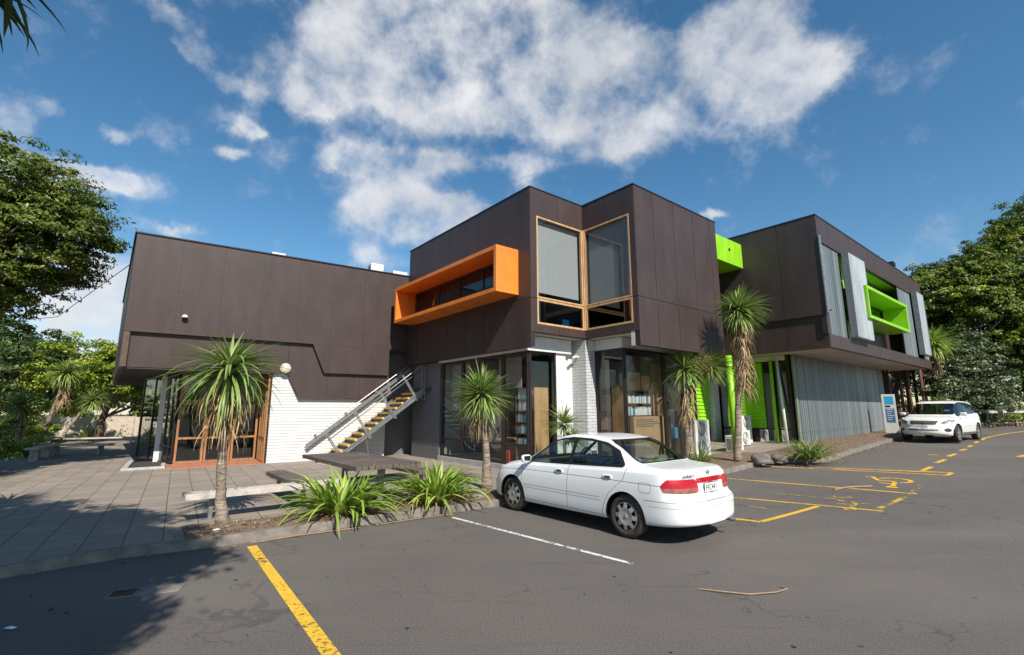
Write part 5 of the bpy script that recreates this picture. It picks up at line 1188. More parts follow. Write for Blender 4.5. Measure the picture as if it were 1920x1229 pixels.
rt('dark shaded woodland tree above the canopy', [(26.0, 33, 6.3, 2.8, 2.4, 2.6), (28.6, 32.6, 5.3, 3.0, 2.4, 2.6), (26.3, 34, 9.2, 2.2, 2, 1.6)], 73, 'leaf_dark', 420)
rt('dark woodland tree filling the right edge below the tall crown', [(34.5, 33.6, 5.2, 4.0, 2.4, 3.6), (39, 33, 6, 4, 3, 4.2)], 74, 'leaf_dark', 460)
rt('far dark tree peeping over the right roof corner', [(31.0, 42, 13.4, 3.0, 2.4, 2.0), (27.6, 42, 11.6, 2.4, 2.4, 2.2)], 75, 'leaf_dark', 260)
rt('mid green woodland tree above the trolleys', [(33.4, 30.6, 5.6, 2.4, 1.8, 2.0), (36.6, 31, 4.0, 2.6, 2, 2.4)], 76, 'leaf_forest', 320, 55, .26, .13, .6)
shrub('tall grey-green bush behind the white SUV', 25.6, 27.6, .9, [(25.4, 27.6, 4.0, 1.5, 1.3, 1.8), (26.9, 27.9, 4.6, 1.5, 1.3, 1.8), (26.0, 27.4, 2.3, 1.9, 1.4, 1.6), (28.2, 28.4, 3.0, 1.5, 1.3, 1.9), (24.2, 27.2, 2.6, 1.0, 1.1, 1.5)], 77, 'leaf_grey', 520, 46, .16, .09, .45)
shrub('pale-leaved bush left of the trolleys', 28.9, 29.6, .9, [(28.6, 29.6, 1.9, 1.6, 1.1, 1.3), (30.2, 30.3, 2.2, 1.5, 1.1, 1.2)], 78, 'leaf_grey', 200, 46, .15, .09, .4)
shrub('low hedge behind the trolleys', 33, 31.5, .9, [(31.5, 31.1, 1.3, 2.2, .9, .8), (34.5, 32, 1.3, 2.4, .9, .8), (38, 33, 1.4, 2.6, .9, .9)], 79, 'leaf_light', 200, 46, .15, .08, .35)
# backdrop of woods beyond everything
rng = np.random.default_rng(90); bl = [(x, 52+6*math.sin(x), 4+2.0*math.sin(x*.7), 5, 4, 5) for x in range(-75, -18, 6)]+[(x, 50+4*math.sin(x), 4.5, 5, 4, 5.5) for x in range(26, 80, 6)]
o = put('woods', crown(rng, bl, 1500, 40, .5, .3, 1.2, shell=.6), M['leaf_dark']); setp(o, kind='stuff', label='far belt of dark woods closing the view on both sides', cat='woods')
# leaf litter along the kerbs and on the mulch, and grass edge
def litter(n, seed, fn, m, name, size=.035):
    rng = np.random.default_rng(seed); C = []
    for i in range(n):
        u, w = fn(rng); x, y = xy(u, w); C.append((x, y, gz_u(u)+(.16 if w > kerb_w(u)+.14 else (.012 if w < kerb_w(u) else .145))))
    C = np.array(C); o = put(name, leaf_quads(rng, C, np.tile((0, 0, 1.), (n, 1)), size, size*.4, rng.random(n), .35), M['dead']); setp(o, kind='stuff', label='dry brown leaf litter along the kerbs and beds', cat='leaf litter')
def f1(r):
    u = r.uniform(-1, 20); return u, kerb_w(u)-abs(r.normal(0, .06))-.01
def f2(r):
    u = r.uniform(16.5, 33); return u, kerb_w(u)+r.uniform(-.5, 2.0)
def f3(r):
    u = r.uniform(1, 9); return u, kerb_w(u)+.14+r.uniform(0, .85)
def f4(r):
    u = r.uniform(9, 20); return u, kerb_w(u)+.14+r.uniform(0, 1.9)
litter(900, 1, f1, M['dead'], 'leaf_litter', .03); litter(2600, 2, f2, M['dead'], 'leaf_litter', .055); litter(1800, 3, f3, M['dead'], 'leaf_litter', .05); litter(1500, 4, f4, M['dead'], 'leaf_litter', .05)
# ---------------- cars ----------------
def pchip(xs, ys):
    xs = np.array(xs, float); ys = np.array(ys, float); h = np.diff(xs); d = np.diff(ys)/h; m = np.zeros(len(xs))
    for i in range(1, len(xs)-1):
        if d[i-1]*d[i] > 0: w1, w2 = 2*h[i]+h[i-1], h[i]+2*h[i-1]; m[i] = (w1+w2)/(w1/d[i-1]+w2/d[i])
    m[0], m[-1] = d[0], d[-1]
    def f(x):
        x = np.clip(np.asarray(x, float), xs[0], xs[-1]); i = np.clip(np.searchsorted(xs, x)-1, 0, len(xs)-2); t = (x-xs[i])/h[i]
        return (2*t**3-3*t**2+1)*ys[i]+(t**3-2*t**2+t)*h[i]*m[i]+(-2*t**3+3*t**2)*ys[i+1]+(t**3-t**2)*h[i]*m[i+1]
    return f
def sstep(t): t = np.clip(t, 0, 1); return t*t*(3-2*t)
def sd_poly(poly, px, pz, r=0.0):
    """signed distance (positive inside) to a polygon, corners rounded by r"""
    px = np.asarray(px, float); pz = np.asarray(pz, float); P = np.array(poly, float)
    d = np.full(px.shape, 1e9); s = np.ones(px.shape)
    n = len(P)
    for i in range(n):
        a = P[i]; b = P[(i-1) % n]; ex, ez = b-a; wx, wz = px-a[0], pz-a[1]
        t = np.clip((wx*ex+wz*ez)/(ex*ex+ez*ez+1e-12), 0, 1); d = np.minimum(d, (wx-ex*t)**2+(wz-ez*t)**2)
        c1 = pz >= a[1]; c2 = pz < b[1]; c3 = ex*wz > ez*wx
        s = np.where((c1 & c2 & c3) | (~c1 & ~c2 & ~c3), -s, s)
    return -s*np.sqrt(d)+r
def shrink(poly, r):
    P = np.array(poly, float); c = P.mean(0); out = []
    n = len(P); area = sum(P[i][0]*P[(i+1) % n][1]-P[(i+1) % n][0]*P[i][1] for i in range(n)); sg = 1 if area > 0 else -1
    for i in range(n):
        a, b, c_ = P[i-1], P[i], P[(i+1) % n]; e1 = (b-a)/np.linalg.norm(b-a); e2 = (c_-b)/np.linalg.norm(c_-b)
        n1 = np.array((-e1[1], e1[0]))*sg; n2 = np.array((-e2[1], e2[0]))*sg; k = n1+n2; out.append(tuple(b+k*r/max(.35, (1+n1@n2))))
    return out
def rsd(poly, px, pz, r): return sd_poly(shrink(poly, r), px, pz, r)
class Shell:
    def __init__(s, V, N, F):
        s.V = [tuple(v) for v in V]; s.N = [tuple(v) for v in N]; s.F = [list(f) for f in F]; s.L = ['body']*len(F)
    def split(s, fn, label, only=('body',)):
        V = np.array(s.V); d = fn(V[:, 0], V[:, 1], V[:, 2]); d = np.where(np.abs(d) < 1e-5, 1e-5, d); d = list(d); cache = {}; nF, nL = [], []
        def mid(a, b):
            k = (a, b) if a < b else (b, a)
            if k not in cache:
                a, b = k; t = d[a]/(d[a]-d[b]); va, vb = np.array(s.V[a]), np.array(s.V[b]); na, nb = np.array(s.N[a]), np.array(s.N[b])
                s.V.append(tuple(va+(vb-va)*t)); n = na+(nb-na)*t; s.N.append(tuple(n/np.linalg.norm(n))); cache[k] = len(s.V)-1
            return cache[k]
        for f, l in zip(s.F, s.L):
            if l not in only: nF.append(f); nL.append(l); continue
            sg = [d[i] > 0 for i in f]
            if all(sg): nF.append(f); nL.append(label); continue
            if not any(sg): nF.append(f); nL.append(l); continue
            pi, po = [], []; n = len(f)
            for k in range(n):
                a, b = f[k], f[(k+1) % n]
                (pi if d[a] > 0 else po).append(a)
                if (d[a] > 0) != (d[b] > 0): m_ = mid(a, b); pi.append(m_); po.append(m_)
            if len(pi) > 2: nF.append(pi); nL.append(label)
            if len(po) > 2: nF.append(po); nL.append(l)
        s.F, s.L = nF, nL
    def band(s, f, w, cons=None, only='body'):
        g = (lambda x, y, z: np.minimum(f(x, y, z)+w, cons(x, y, z))) if cons else (lambda x, y, z: f(x, y, z)+w)
        s.split(g, 'tmp', (only,)); s.split(lambda x, y, z: w-f(x, y, z), 'seam', ('tmp',)); s.L = [only if l == 'tmp' else l for l in s.L]
    def out(s, label, name, mats, parent, off=0.0, slabel=None, side=None):
        ls = (label,) if isinstance(label, str) else label
        F = [f for f, l in zip(s.F, s.L) if l in ls]
        if side is not None: F = [f for f in F if side(np.mean([s.V[i] for i in f], 0))]
        if not F: return None
        used = sorted(set(i for f in F for i in f)); mp = {i: k for k, i in enumerate(used)}
        vs = [tuple(np.array(s.V[i])+np.array(s.N[i])*off) for i in used]; me = bpy.data.meshes.new(name)
        me.from_pydata(vs, [], [[mp[i] for i in f] for f in F]); me.materials.append(mats)
        me.polygons.foreach_set('use_smooth', [True]*len(me.polygons)); me.update()
        me.normals_split_custom_set_from_vertices([s.N[i] for i in used])
        o = bpy.data.objects.new(name, me); COL.objects.link(o); o.parent = parent
        if slabel: o['label'] = slabel
        return o
def build_shell(P):
    """P: dict of profile functions. half-profile points from sill to roof centre, mirrored"""
    xr, xf = P['xr'], P['xf']; a = np.linspace(-1, 1, 300); xs = (xr+xf)/2+(xf-xr)/2*np.sign(a)*(1-(1-np.abs(a))**1.35)
    xs = np.unique(np.concatenate([xs, xr+np.array([0, .002, .006, .012, .02, .03, .045, .06, .08, .1, .13, .16, .2]), xf-np.array([0, .002, .006, .012, .02, .03, .045, .06, .08, .1, .13, .16, .2])]))
    W, zb, zbelt, zc, yr, hr = P['W'], P['zb'](xs), P['belt'](xs), P['zc'](xs), P['yroof'](xs), P['redge'](xs)
    def pl(x, x0, xe, n): t = np.clip((x-x0)/(xe-x0), 0, 1); return (1-t**n)**(1/n)
    plan = np.minimum(pl(xs, P['fx0'], xf, P['fn']), pl(-xs, -P['rx0'], -xr, P['rn']))
    h = zbelt-zb
    ctrl = [(.70, zb), (.93, zb+.015), (.985, zb+.10*h/.7), (1.0, zb+.42*h), (1.0, zb+.60*h), (.985, zb+.80*h), (P['sh'], zbelt-.012), (P['sh']-.03, zbelt)]
    gh = np.clip(zc-zbelt, .004, 9)
    Ys = [c[0]*W*np.ones_like(xs) for c in ctrl]; Zs = [c[1]+0*xs for c in ctrl]
    ybelt = Ys[-1]; zre = zbelt+gh*hr
    for q in (.25, .5, .75):
        Ys.append(ybelt+(yr-ybelt)*(q**1.15)); Zs.append(zbelt+(zre-zbelt)*q)
    Ys.append(yr-.006); Zs.append(zre)
    for k, (fy, fz) in enumerate(((.93, .52), (.80, .78), (.55, .93), (.28, .985), (0, 1.0))): Ys.append(yr*fy); Zs.append(zre+(zc-zre)*fz)
    Y = np.array(Ys).T*plan[:, None]; Z = np.array(Zs).T; nx, nt = Y.shape
    # resample along the profile
    tt = np.concatenate([np.linspace(i, i+1, P.get('sub', 5), endpoint=False) for i in range(nt-1)]+[[nt-1]])
    def rs(A):
        i = np.clip(tt.astype(int), 0, nt-2); t = tt-i; A0 = A[:, np.clip(i-1, 0, nt-1)]; A1 = A[:, i]; A2 = A[:, i+1]; A3 = A[:, np.clip(i+2, 0, nt-1)]
        return A1+.5*t*((A2-A0)+t*((2*A0-5*A1+4*A2-A3)+t*(3*A1-A0-3*A2+A3)))
    Y = rs(Y); Z = rs(Z); Y[:, -1] = 0; Y = np.maximum(Y, 0)
    X = np.repeat(xs[:, None], Y.shape[1], 1)
    X = P['shift'](X, Y, Z)
    n = Y.shape[1]
    Xm = np.concatenate([X, X[:, ::-1][:, 1:]], 1); Ym = np.concatenate([Y, -Y[:, ::-1][:, 1:]], 1); Zm = np.concatenate([Z, Z[:, ::-1][:, 1:]], 1)
    G = np.stack([Xm, Ym, Zm], -1); a = np.gradient(G, axis=0); b = np.gradient(G, axis=1)
    a[0] = a[2]; a[-1] = a[-3]
    Nn = np.cross(a, b); ln = np.linalg.norm(Nn, axis=-1, keepdims=True); Nn = Nn/np.maximum(ln, 1e-12)
    for r_, sx in ((0, -1), (1, -1), (-1, 1), (-2, 1)): Nn[r_] = (sx, 0, 0)
    cen = np.array([0, 0, .7]); flip = np.sum(Nn*(G-cen), -1) < 0; Nn[flip] *= -1
    m_ = G.shape[1]; F = [(i*m_+j, i*m_+j+1, (i+1)*m_+j+1, (i+1)*m_+j) for i in range(G.shape[0]-1) for j in range(m_-1)]
    V = G.reshape(-1, 3); NV = Nn.reshape(-1, 3)
    fn = []
    for f in F:
        p = V[list(f)]; nn = np.cross(p[2]-p[0], p[3]-p[1]); fn.append(f if nn@NV[f[0]] > 0 else f[::-1])
    return Shell(V, NV, fn)
M['paint'] = mat('white_car_paint', (.80, .80, .80), .28, .01, spec=.5, coat=.6)
M['pearl'] = mat('pearl_car_paint', (.76, .75, .71), .28, .01, spec=.5, coat=.6)
M['rubber'] = mat('tyre_rubber', (.022, .020, .019), .85, .2, 20)
M['tyre_dirty'] = mat('dusty_tyre', (.045, .034, .028), .9, .3, 8)
M['hub'] = mat('hubcap_silver', (.42, .41, .39), .38, .08, 10, metal=.45)
M['alloy'] = mat('alloy_rim', (.50, .51, .52), .3, .05, metal=.7)
M['chrome'] = mat('chrome', (.7, .7, .72), .12, .02, metal=1)
M['red_lens'] = mat('red_lens', (.42, .004, .008), .22, .12, 6, coat=.25)
M['clear_lens'] = mat('smoky_lens', (.30, .10, .08), .2, .25, 16, coat=.3)
M['lamp'] = mat('headlamp_glass', (.05, .055, .06), .1, .3, 9, metal=.3, coat=1, col2=(.5, .53, .55))
M['seat'] = mat('car_seat', (.16, .155, .15), .9)
M['trimgrey'] = mat('grey_trim', (.10, .10, .10), .6)
M['plate'] = mat('plate_white', (.72, .72, .70), .4, .02)
M['carglass'] = glass_mat('car_glass', (.76, .83, .78), ior=1.5); M['darkcar'] = glass_mat('dark_car_glass', (.25, .28, .27), ior=1.6)
def text_part(txt, size, mtx, m, parent, name, shear=0, ext=.001, bold=0.0):
    cu = bpy.data.curves.new(name, 'FONT'); cu.body = txt; cu.size = size; cu.align_x = 'CENTER'; cu.align_y = 'CENTER'; cu.extrude = ext; cu.shear = shear; cu.offset = bold
    tmp = bpy.data.objects.new('tmp', cu); COL.objects.link(tmp); dg = bpy.context.evaluated_depsgraph_get(); me = bpy.data.meshes.new_from_object(tmp.evaluated_get(dg))
    bpy.data.objects.remove(tmp); me.transform(mtx); me.materials.clear(); me.materials.append(m)
    o = bpy.data.objects.new(name, me); COL.objects.link(o); o.parent = parent; return o
def wheel(parent, x, y, r, w, side, style, tyre_m):
    """side +1: outer face towards +y"""
    t = bpy.data.objects.new('wheel', None); COL.objects.link(t); t.parent = parent; t.location = (x, y, r); t.empty_display_size = .1
    s = side; h = w/2; rr = r*.66
    prof = [(rr, h*.72), (rr*1.05, h*.92), (r*.82, h), (r*.93, h*.9), (r*.985, h*.66), (r, h*.3), (r, -h*.3), (r*.985, -h*.66), (r*.93, -h*.9), (r*.82, -h), (rr, -h*.8)]
    prof = [(a, b*s) for a, b in prof]
    part('tyre', MB().lathe(prof, (0, 0, 0), 'y', 48, closed=True), tyre_m, t, smooth=True)
    mb = MB(); d = h*.78*s
    if style == 'hub':
        k = 8; n = 96; R0 = rr*1.0
        # dished disc with notched slots at the rim
        rings = [0, .12, .16, .30, .55, .62, .80, .84, .93, 1.0]; dep = [.018, .018, .012, .012, .020, .020, .014, .014, .010, -.002]
        vs = []
        for q, e in zip(rings, dep):
            for j in range(n): a = 2*math.pi*j/n; vs.append((R0*q*math.cos(a), d+e*s*1.0, R0*q*math.sin(a)))
        fs = []; gap = []
        for i in range(len(rings)-1):
            for j in range(n):
                f = (i*n+j, i*n+(j+1) % n, (i+1)*n+(j+1) % n, (i+1)*n+j); ph = (j % (n//k))/(n/k)
                lim = .30 if rings[i] >= .80 else .20
                if .62 <= rings[i] < .93 and abs(ph-.5) < lim: gap.append(f)
                else: fs.append(f)
        mb.add(vs, fs); part('hubcap', mb, M['hub'], t, smooth=False)
        m2 = MB().lathe([(rr*.55, d-.016*s), (rr*.98, d-.016*s)], (0, 0, 0), 'y', 32); part('rim', m2, M['black'], t)
        m3 = MB().lathe([(0, d+.024*s), (rr*.10, d+.023*s), (rr*.12, d+.017*s)], (0, 0, 0), 'y', 20); part('badge', m3, M['chrome'], t)
    else:
        m2 = MB().lathe([(0, d-.05*s), (rr*.96, d-.05*s)], (0, 0, 0), 'y', 32); part('brake', m2, M['steel_dark'], t)
        mb.lathe([(rr*1.0, d), (rr*1.0, d-.02*s), (rr*.92, d-.03*s), (rr*.90, d-.005*s)], (0, 0, 0), 'y', 40, closed=True)
        for i in range(5):
            a = 2*math.pi*i/5+.3
            for da in (-.13, .13):
                mb.bar((math.cos(a)*rr*.1, d-.005*s, math.sin(a)*rr*.1), (math.cos(a+da)*rr*.94, d-.012*s, math.sin(a+da)*rr*.94), .035, .035)
        mb.lathe([(0, d+.005*s), (rr*.18, d+.003*s), (rr*.2, d-.03*s)], (0, 0, 0), 'y', 20); part('rim', mb, M['alloy'], t)
    return t
def arch_liner(parent, x, r, yo, yi, z):
    mb = MB(); n = 20; vs = []
    for i in range(n+1):
        a = math.pi*(1.08*i/n-.04); 
        for y in (yo, yi): vs.append((x+r*math.cos(a), y, z+r*math.sin(a)))
    mb.add(vs, [(2*i, 2*i+2, 2*i+3, 2*i+1) for i in range(n)]); mb.add([vs[2*i+1] for i in range(n+1)], [tuple(range(n+1))]); return part('arch_liner', mb, M['black'], parent)
def mirror(parent, x, y, z, s, m, big=1.0):
    import bmesh
    bm = bmesh.new(); bmesh.ops.create_icosphere(bm, subdivisions=3, radius=1)
    for v in bm.verts:
        p = v.co; p.x = math.copysign(abs(p.x)**.7, p.x)*.055*big; p.y = math.copysign(abs(p.y)**.6, p.y)*.10*big; p.z = math.copysign(abs(p.z)**.6, p.z)*.065*big
        if p.x < -.03*big: p.x = -.03*big
        p.x += x; p.y += y+s*.10; p.z += z
    me = bpy.data.meshes.new('wing_mirror'); bm.to_mesh(me); bm.free(); me.materials.append(m); me.polygons.foreach_set('use_smooth', [True]*len(me.polygons))
    o = bpy.data.objects.new('wing_mirror', me); COL.objects.link(o); o.parent = parent
    part('stalk', MB().bar((x, y-.06*s, z-.03), (x, y+.05*s, z-.03), .05, .04), M['black'], o)
    part('mirror_glass', MB().box(x-.034*big, x-.031*big, y+s*.10-.075*big, y+s*.10+.075*big, z-.045*big, z+.045*big), M['chrome'], o)
def seats(parent, xs, w, z0, top, belt):
    for x in xs:
        for y in (-.36, .36):
            mb = MB(); mb.hprism([(x-.25, y-.24), (x+.25, y-.24), (x+.25, y+.24), (x-.25, y+.24)], z0, z0+.16); mb.bar((x-.22, y, z0+.1), (x-.38, y, top-.18), .46, .14) ; o = part('seat', mb, M['seat'], parent, bevel=.04)
            part('headrest', MB().box(x-.46, x-.35, y-.13, y+.13, top-.17, top+.02), M['seat'], o, bevel=.04)
# ---- white sedan ----
def make_sedan(loc, rot, pitch=0):
    t = thing('parked_car', 'white four-door sedan seen from behind, parked nose to the planted kerb', 'car', loc); t.rotation_euler = (0, pitch, rot)
    F_ = lambda a: pchip([p[0] for p in a], [p[1] for p in a])
    def shift(X, Y, Z):
        tail = sstep((-X-1.75)/.4); X = X+tail*(.075*sstep((Z-.55)/.10)+.05*sstep((Z-.72)/.25)+.035*sstep((.34-Z)/.16)-.035*sstep((Z-.93)/.04))
        nose = sstep((X-1.6)/.45); return X-nose*(.06*sstep((Z-.46)/.08)+.17*sstep((Z-.55)/.22)+.05*sstep((.32-Z)/.14))
    P = dict(xr=-2.23, xf=2.19, W=.848, fx0=1.35, fn=2.6, rx0=-1.5, rn=3.7, sh=.95,
             zb=F_([(-2.21, .27), (-1.9, .24), (-1.3, .21), (1.2, .19), (1.8, .20), (2.13, .25)]),
             belt=F_([(-2.21, .915), (-1.9, .935), (-1.2, .925), (0, .885), (.9, .855), (1.5, .79), (1.95, .68), (2.13, .60)]),
             zc=F_([(-2.21, .955), (-2.1, .985), (-1.62, 1.01), (-1.50, 1.02), (-1.40, 1.06), (-.92, 1.335), (-.75, 1.375), (-.3, 1.412), (.05, 1.40), (.28, 1.36), (.42, 1.30), (1.0, .965), (1.12, .925), (1.6, .84), (1.95, .74), (2.13, .65)]),
             yroof=F_([(-2.21, .66), (-1.62, .68), (-1.4, .665), (-.9, .575), (-.3, .565), (.3, .565), (.7, .635), (1.1, .70), (1.6, .66), (2.13, .60)]),
             redge=F_([(-2.21, .55), (-1.7, .6), (-1.45, .75), (-.9, .88), (.3, .90), (.8, .82), (1.1, .65), (2.13, .5)]), shift=shift)
    S = build_shell(P)
    side = lambda f: (lambda x, y, z: np.minimum(f(x, z), np.abs(y)-.45))
    arch = lambda cx: side(lambda x, z: .345-np.hypot(x-cx, z-.30))
    S.split(arch(1.267), 'gone'); S.split(arch(-1.267), 'gone')
    # black surround then the panes
    W1 = [(.83, .905), (.05, .945), (-.10, .955), (-.10, 1.322), (.20, 1.30), (.34, 1.265), (.84, .945)]
    SUR = [(.97, .893), (0, .920), (-1.20, .965), (-1.24, 1.0), (-1.06, 1.20), (-.80, 1.305), (-.45, 1.352), (-.05, 1.360), (.23, 1.325), (.42, 1.26), (.95, .925)]
    W2 = [(-.18, .957), (-1.10, .992), (-1.14, 1.03), (-.98, 1.195), (-.75, 1.275), (-.45, 1.315), (-.18, 1.325)]
    S.split(lambda x, y, z: np.minimum(rsd(SUR, x, z, .03), np.abs(y)-.50), 'surround')
    S.split(lambda x, y, z: np.minimum(rsd(W1, x, z, .03), np.abs(y)-.50), 'window_front', ('surround',)); S.split(lambda x, y, z: np.minimum(rsd(W2, x, z, .04), np.abs(y)-.50), 'window_rear', ('surround',))
    RG = [(-.57, 1.034), (.57, 1.034), (.535, 1.26), (.50, 1.325), (-.50, 1.325), (-.535, 1.26)]
    S.split(lambda x, y, z: np.minimum(rsd([(-.635, 1.0285), (.635, 1.0285), (.56, 1.30), (.52, 1.348), (-.52, 1.348), (-.56, 1.30)], y, z, .04), -.7-x), 'surround')
    S.split(lambda x, y, z: np.minimum(rsd([(-.60, 1.042), (.60, 1.042), (.535, 1.29), (.50, 1.325), (-.50, 1.325), (-.535, 1.29)], y, z, .05), -.7-x), 'rear_glass', ('surround',))
    S.split(lambda x, y, z: np.minimum(rsd([(-.66, .975), (.66, .975), (.56, 1.32), (-.56, 1.32)], y, z, .04), x-.3), 'windscreen')
    # tail lamps, garnish, plate recess
    lampR = lambda x, y, z: np.minimum(np.minimum(rsd([(-2.4, .665), (-1.90, .70), (-1.86, .78), (-1.93, .865), (-2.4, .865)], x, z, .02), np.abs(y)-.335), -x-1.8)
    S.split(lampR, 'tail_red'); S.split(lambda x, y, z: np.minimum(.752+.0*x-z, -x-1.5), 'tail_clear', ('tail_red',))
    S.split(lambda x, y, z: np.minimum(np.minimum(np.minimum(z-.805, .868-z), .3345-np.abs(y)), -x-1.8), 'garnish')
    S.split(lambda x, y, z: np.minimum(np.minimum(np.minimum(z-.655, .804-z), .235-np.abs(y)), -x-1.8), 'recess')
    # front lamps and grille
    S.split(lambda x, y, z: np.minimum(rsd([(1.62, .70), (1.75, .755), (1.98, .72), (2.3, .64), (2.3, .55), (1.78, .62)], x, z, .02), np.abs(y)-.42), 'headlamp')
    # seams
    sm = .0042; Y5 = lambda y: np.abs(y)-.5
    def vseam(pts, z0, z1): S.band(lambda x, y, z: x-np.interp(z, [p[1] for p in pts], [p[0] for p in pts]), sm, lambda x, y, z: np.minimum(Y5(y), np.minimum(z-z0, z1-z)))
    def hseam(f, x0, x1, w=sm): S.band(lambda x, y, z: z-f(x), w, lambda x, y, z: np.minimum(Y5(y), np.minimum(x-x0, x1-x)))
    vseam([(.90, .25), (1.0, .5), (1.0, .88)], .26, .89); vseam([(-.13, .25), (-.14, .93)], .26, .93)
    vseam([(-.84, .26), (-.86, .33), (-.90, .45), (-1.0, .60), (-1.12, .70), (-1.26, .82), (-1.28, .96)], .27, .965)
    hseam(lambda x: np.interp(x, [-2.1, -1, 1, 2], [.775, .785, .765, .70]), -1.88, 1.85, .004)
    hseam(lambda x: .465+0*x, -.84, .95, .003); hseam(lambda x: .512+0*x, -.84, .95, .003); hseam(lambda x: .265+0*x, -.92, .92, .003)
    S.band(lambda x, y, z: z-.575, .0035, lambda x, y, z: -x-1.60)
    S.band(lambda x, y, z: z-.50, .002, lambda x, y, z: -x-1.66)
    S.band(lambda x, y, z: np.abs(y)-.60, .0035, lambda x, y, z: np.minimum(-x-1.52, z-.87))
    S.band(lambda x, y, z: x+1.50, .004, lambda x, y, z: np.minimum(.62-np.abs(y), z-.8))
    S.band(lambda x, y, z: rsd([(-1.72, .67), (-1.53, .67), (-1.53, .80), (-1.72, .80)], x, z, .03), .003, lambda x, y, z: y-.5)
    S.band(lambda x, y, z: x-1.70, .003, lambda x, y, z: np.minimum(Y5(y), .62-z))
    S.out('body', 'body', M['paint'], t); S.out('surround', 'window_surround', M['black'], t, -.002); S.out('seam', 'panel_gap', M['trimgrey'], t, -.002)
    for sgn in (1, -1):
        sd_ = lambda c, s_=sgn: c[1]*s_ > 0
        S.out('window_front', 'window', M['carglass'], t, -.006, side=sd_); S.out('window_rear', 'window', M['carglass'], t, -.006, side=sd_)
        o = S.out('tail_red', 'tail_lamp', M['red_lens'], t, .004, side=sd_); o2 = S.out('tail_clear', 'lower_lens', M['clear_lens'], o, .003, side=sd_)
        S.out('headlamp', 'headlight', M['lamp'], t, .002, side=sd_)
        mb = MB(); mb.bar((-.97, sgn*.60, 1.20), (-.88, sgn*.665, .99), .02, .02); part('window_divider', mb, M['black'], t)
        for dx in (-.02, -1.04):
            mb = MB(); mb.box(dx-.01, dx+.16, sgn*.832-.012, sgn*.832+.012, .795, .845); h_ = part('door_handle', mb, M['paint'], t, bevel=.01)
            part('grip', MB().box(dx+.015, dx+.115, sgn*.846-.003, sgn*.846+.003, .803, .838), M['steel_dark'], h_, bevel=.004)
        mirror(t, .80, sgn*.80, .965, sgn, M['paint'])
        arch_liner(t, 1.267, .36, sgn*.79, sgn*.5, .30); arch_liner(t, -1.267, .36, sgn*.79, sgn*.5, .30)
    S.out('rear_glass', 'rear_window', M['carglass'], t, -.005); S.out('windscreen', 'windscreen', M['carglass'], t, -.004)
    S.out('garnish', 'tail_garnish', M['red_lens'], t, .004); S.out('recess', 'plate_recess', M['paint'], t, -.012)
    for x in (1.267, -1.267):
        for s_ in (1, -1): wheel(t, x, s_*.735, .30, .185, s_, 'hub', M['tyre_dirty'])
    mb = MB(); mb.box(-1.95, 1.9, -.56, .56, .22, .30); mb.box(-.9, .9, -.72, .72, .215, .30); part('underbody', mb, M['black'], t)
    mb = MB(); mb.box(-.9, 1.0, -.70, .70, .30, .36); mb.box(-1.5, -.95, -.55, .55, .84, .985); part('cabin_floor', mb, M['trimgrey'], t)
    mb = MB(); mb.box(.62, .95, -.68, .68, .72, .93); part('dashboard', mb, M['trimgrey'], t, bevel=.03)
    seats(t, (.12, -.72), .5, .42, 1.06, .9)
    part('steering_wheel', MB().lathe([(.17, -.01), (.185, 0), (.17, .012), (.16, 0)], (.5, -.36, .93), 'x', 20, closed=True), M['black'], t)
    part('door_card', MB().box(-.95, .75, -.735, -.715, .35, .90), M['trimgrey'], t)
    part('exhaust_pipe', MB().tube([(-1.9, -.52, .235), (-2.20, -.52, .225)], .028, 10), M['trimgrey'], t, smooth=True)
    # number plate, lettering and badge, set on the boot face
    VV = np.array(S.V); VV = VV[VV[:, 0] < -1.8]
    def face_x(y, z): return float(VV[np.argsort((VV[:, 1]-y)**2+(VV[:, 2]-z)**2)[:6], 0].mean())
    xb = min(face_x(0, .73), face_x(.15, .70), face_x(0, .68))+.012
    pl_ = part('number_plate', MB().box(xb-.022, xb-.014, -.185, .185, .672, .792), M['plate'], t, bevel=.006)
    rot_ = Matrix(((0, 0, -1, 0), (-1, 0, 0, 0), (0, 1, 0, 0), (0, 0, 0, 1)))   # text +x -> -y, +y -> +z, facing -x
    part('plate_frame', MB().box(xb-.0135, xb-.006, -.192, .192, .665, .799), M['black'], pl_)
    text_part('FFC441', .098, Matrix.Translation((xb-.023, .012, .728)) @ rot_ @ Matrix.Diagonal((.98, 1.15, 1, 1)), M['black'], pl_, 'plate_text')
    tx = min(face_x(.38, .905), face_x(.50, .905)); tb = face_x(0, .925); ta = -math.atan2(face_x(.62, .905)-face_x(.38, .905), .24)
    text_part('SUNNY', .06, Matrix.Translation((tx-.008, .50, .905)) @ Matrix.Rotation(ta, 4, 'Z') @ rot_, M['steel_dark'], t, 'model_lettering', .3, .002, .001)
    mb = MB().lathe([(.034, -.004), (.042, 0), (.034, .004), (.028, 0)], (tb-.006, 0, .925), 'x', 24, closed=True); mb.box(tb-.009, tb-.003, -.045, .045, .917, .933)
    part('badge', mb, M['chrome'], t)
    return t
make_sedan((1.52, 9.16, .0), R(90+39.6), 0).scale = (1.05, 1.05, 1.05)
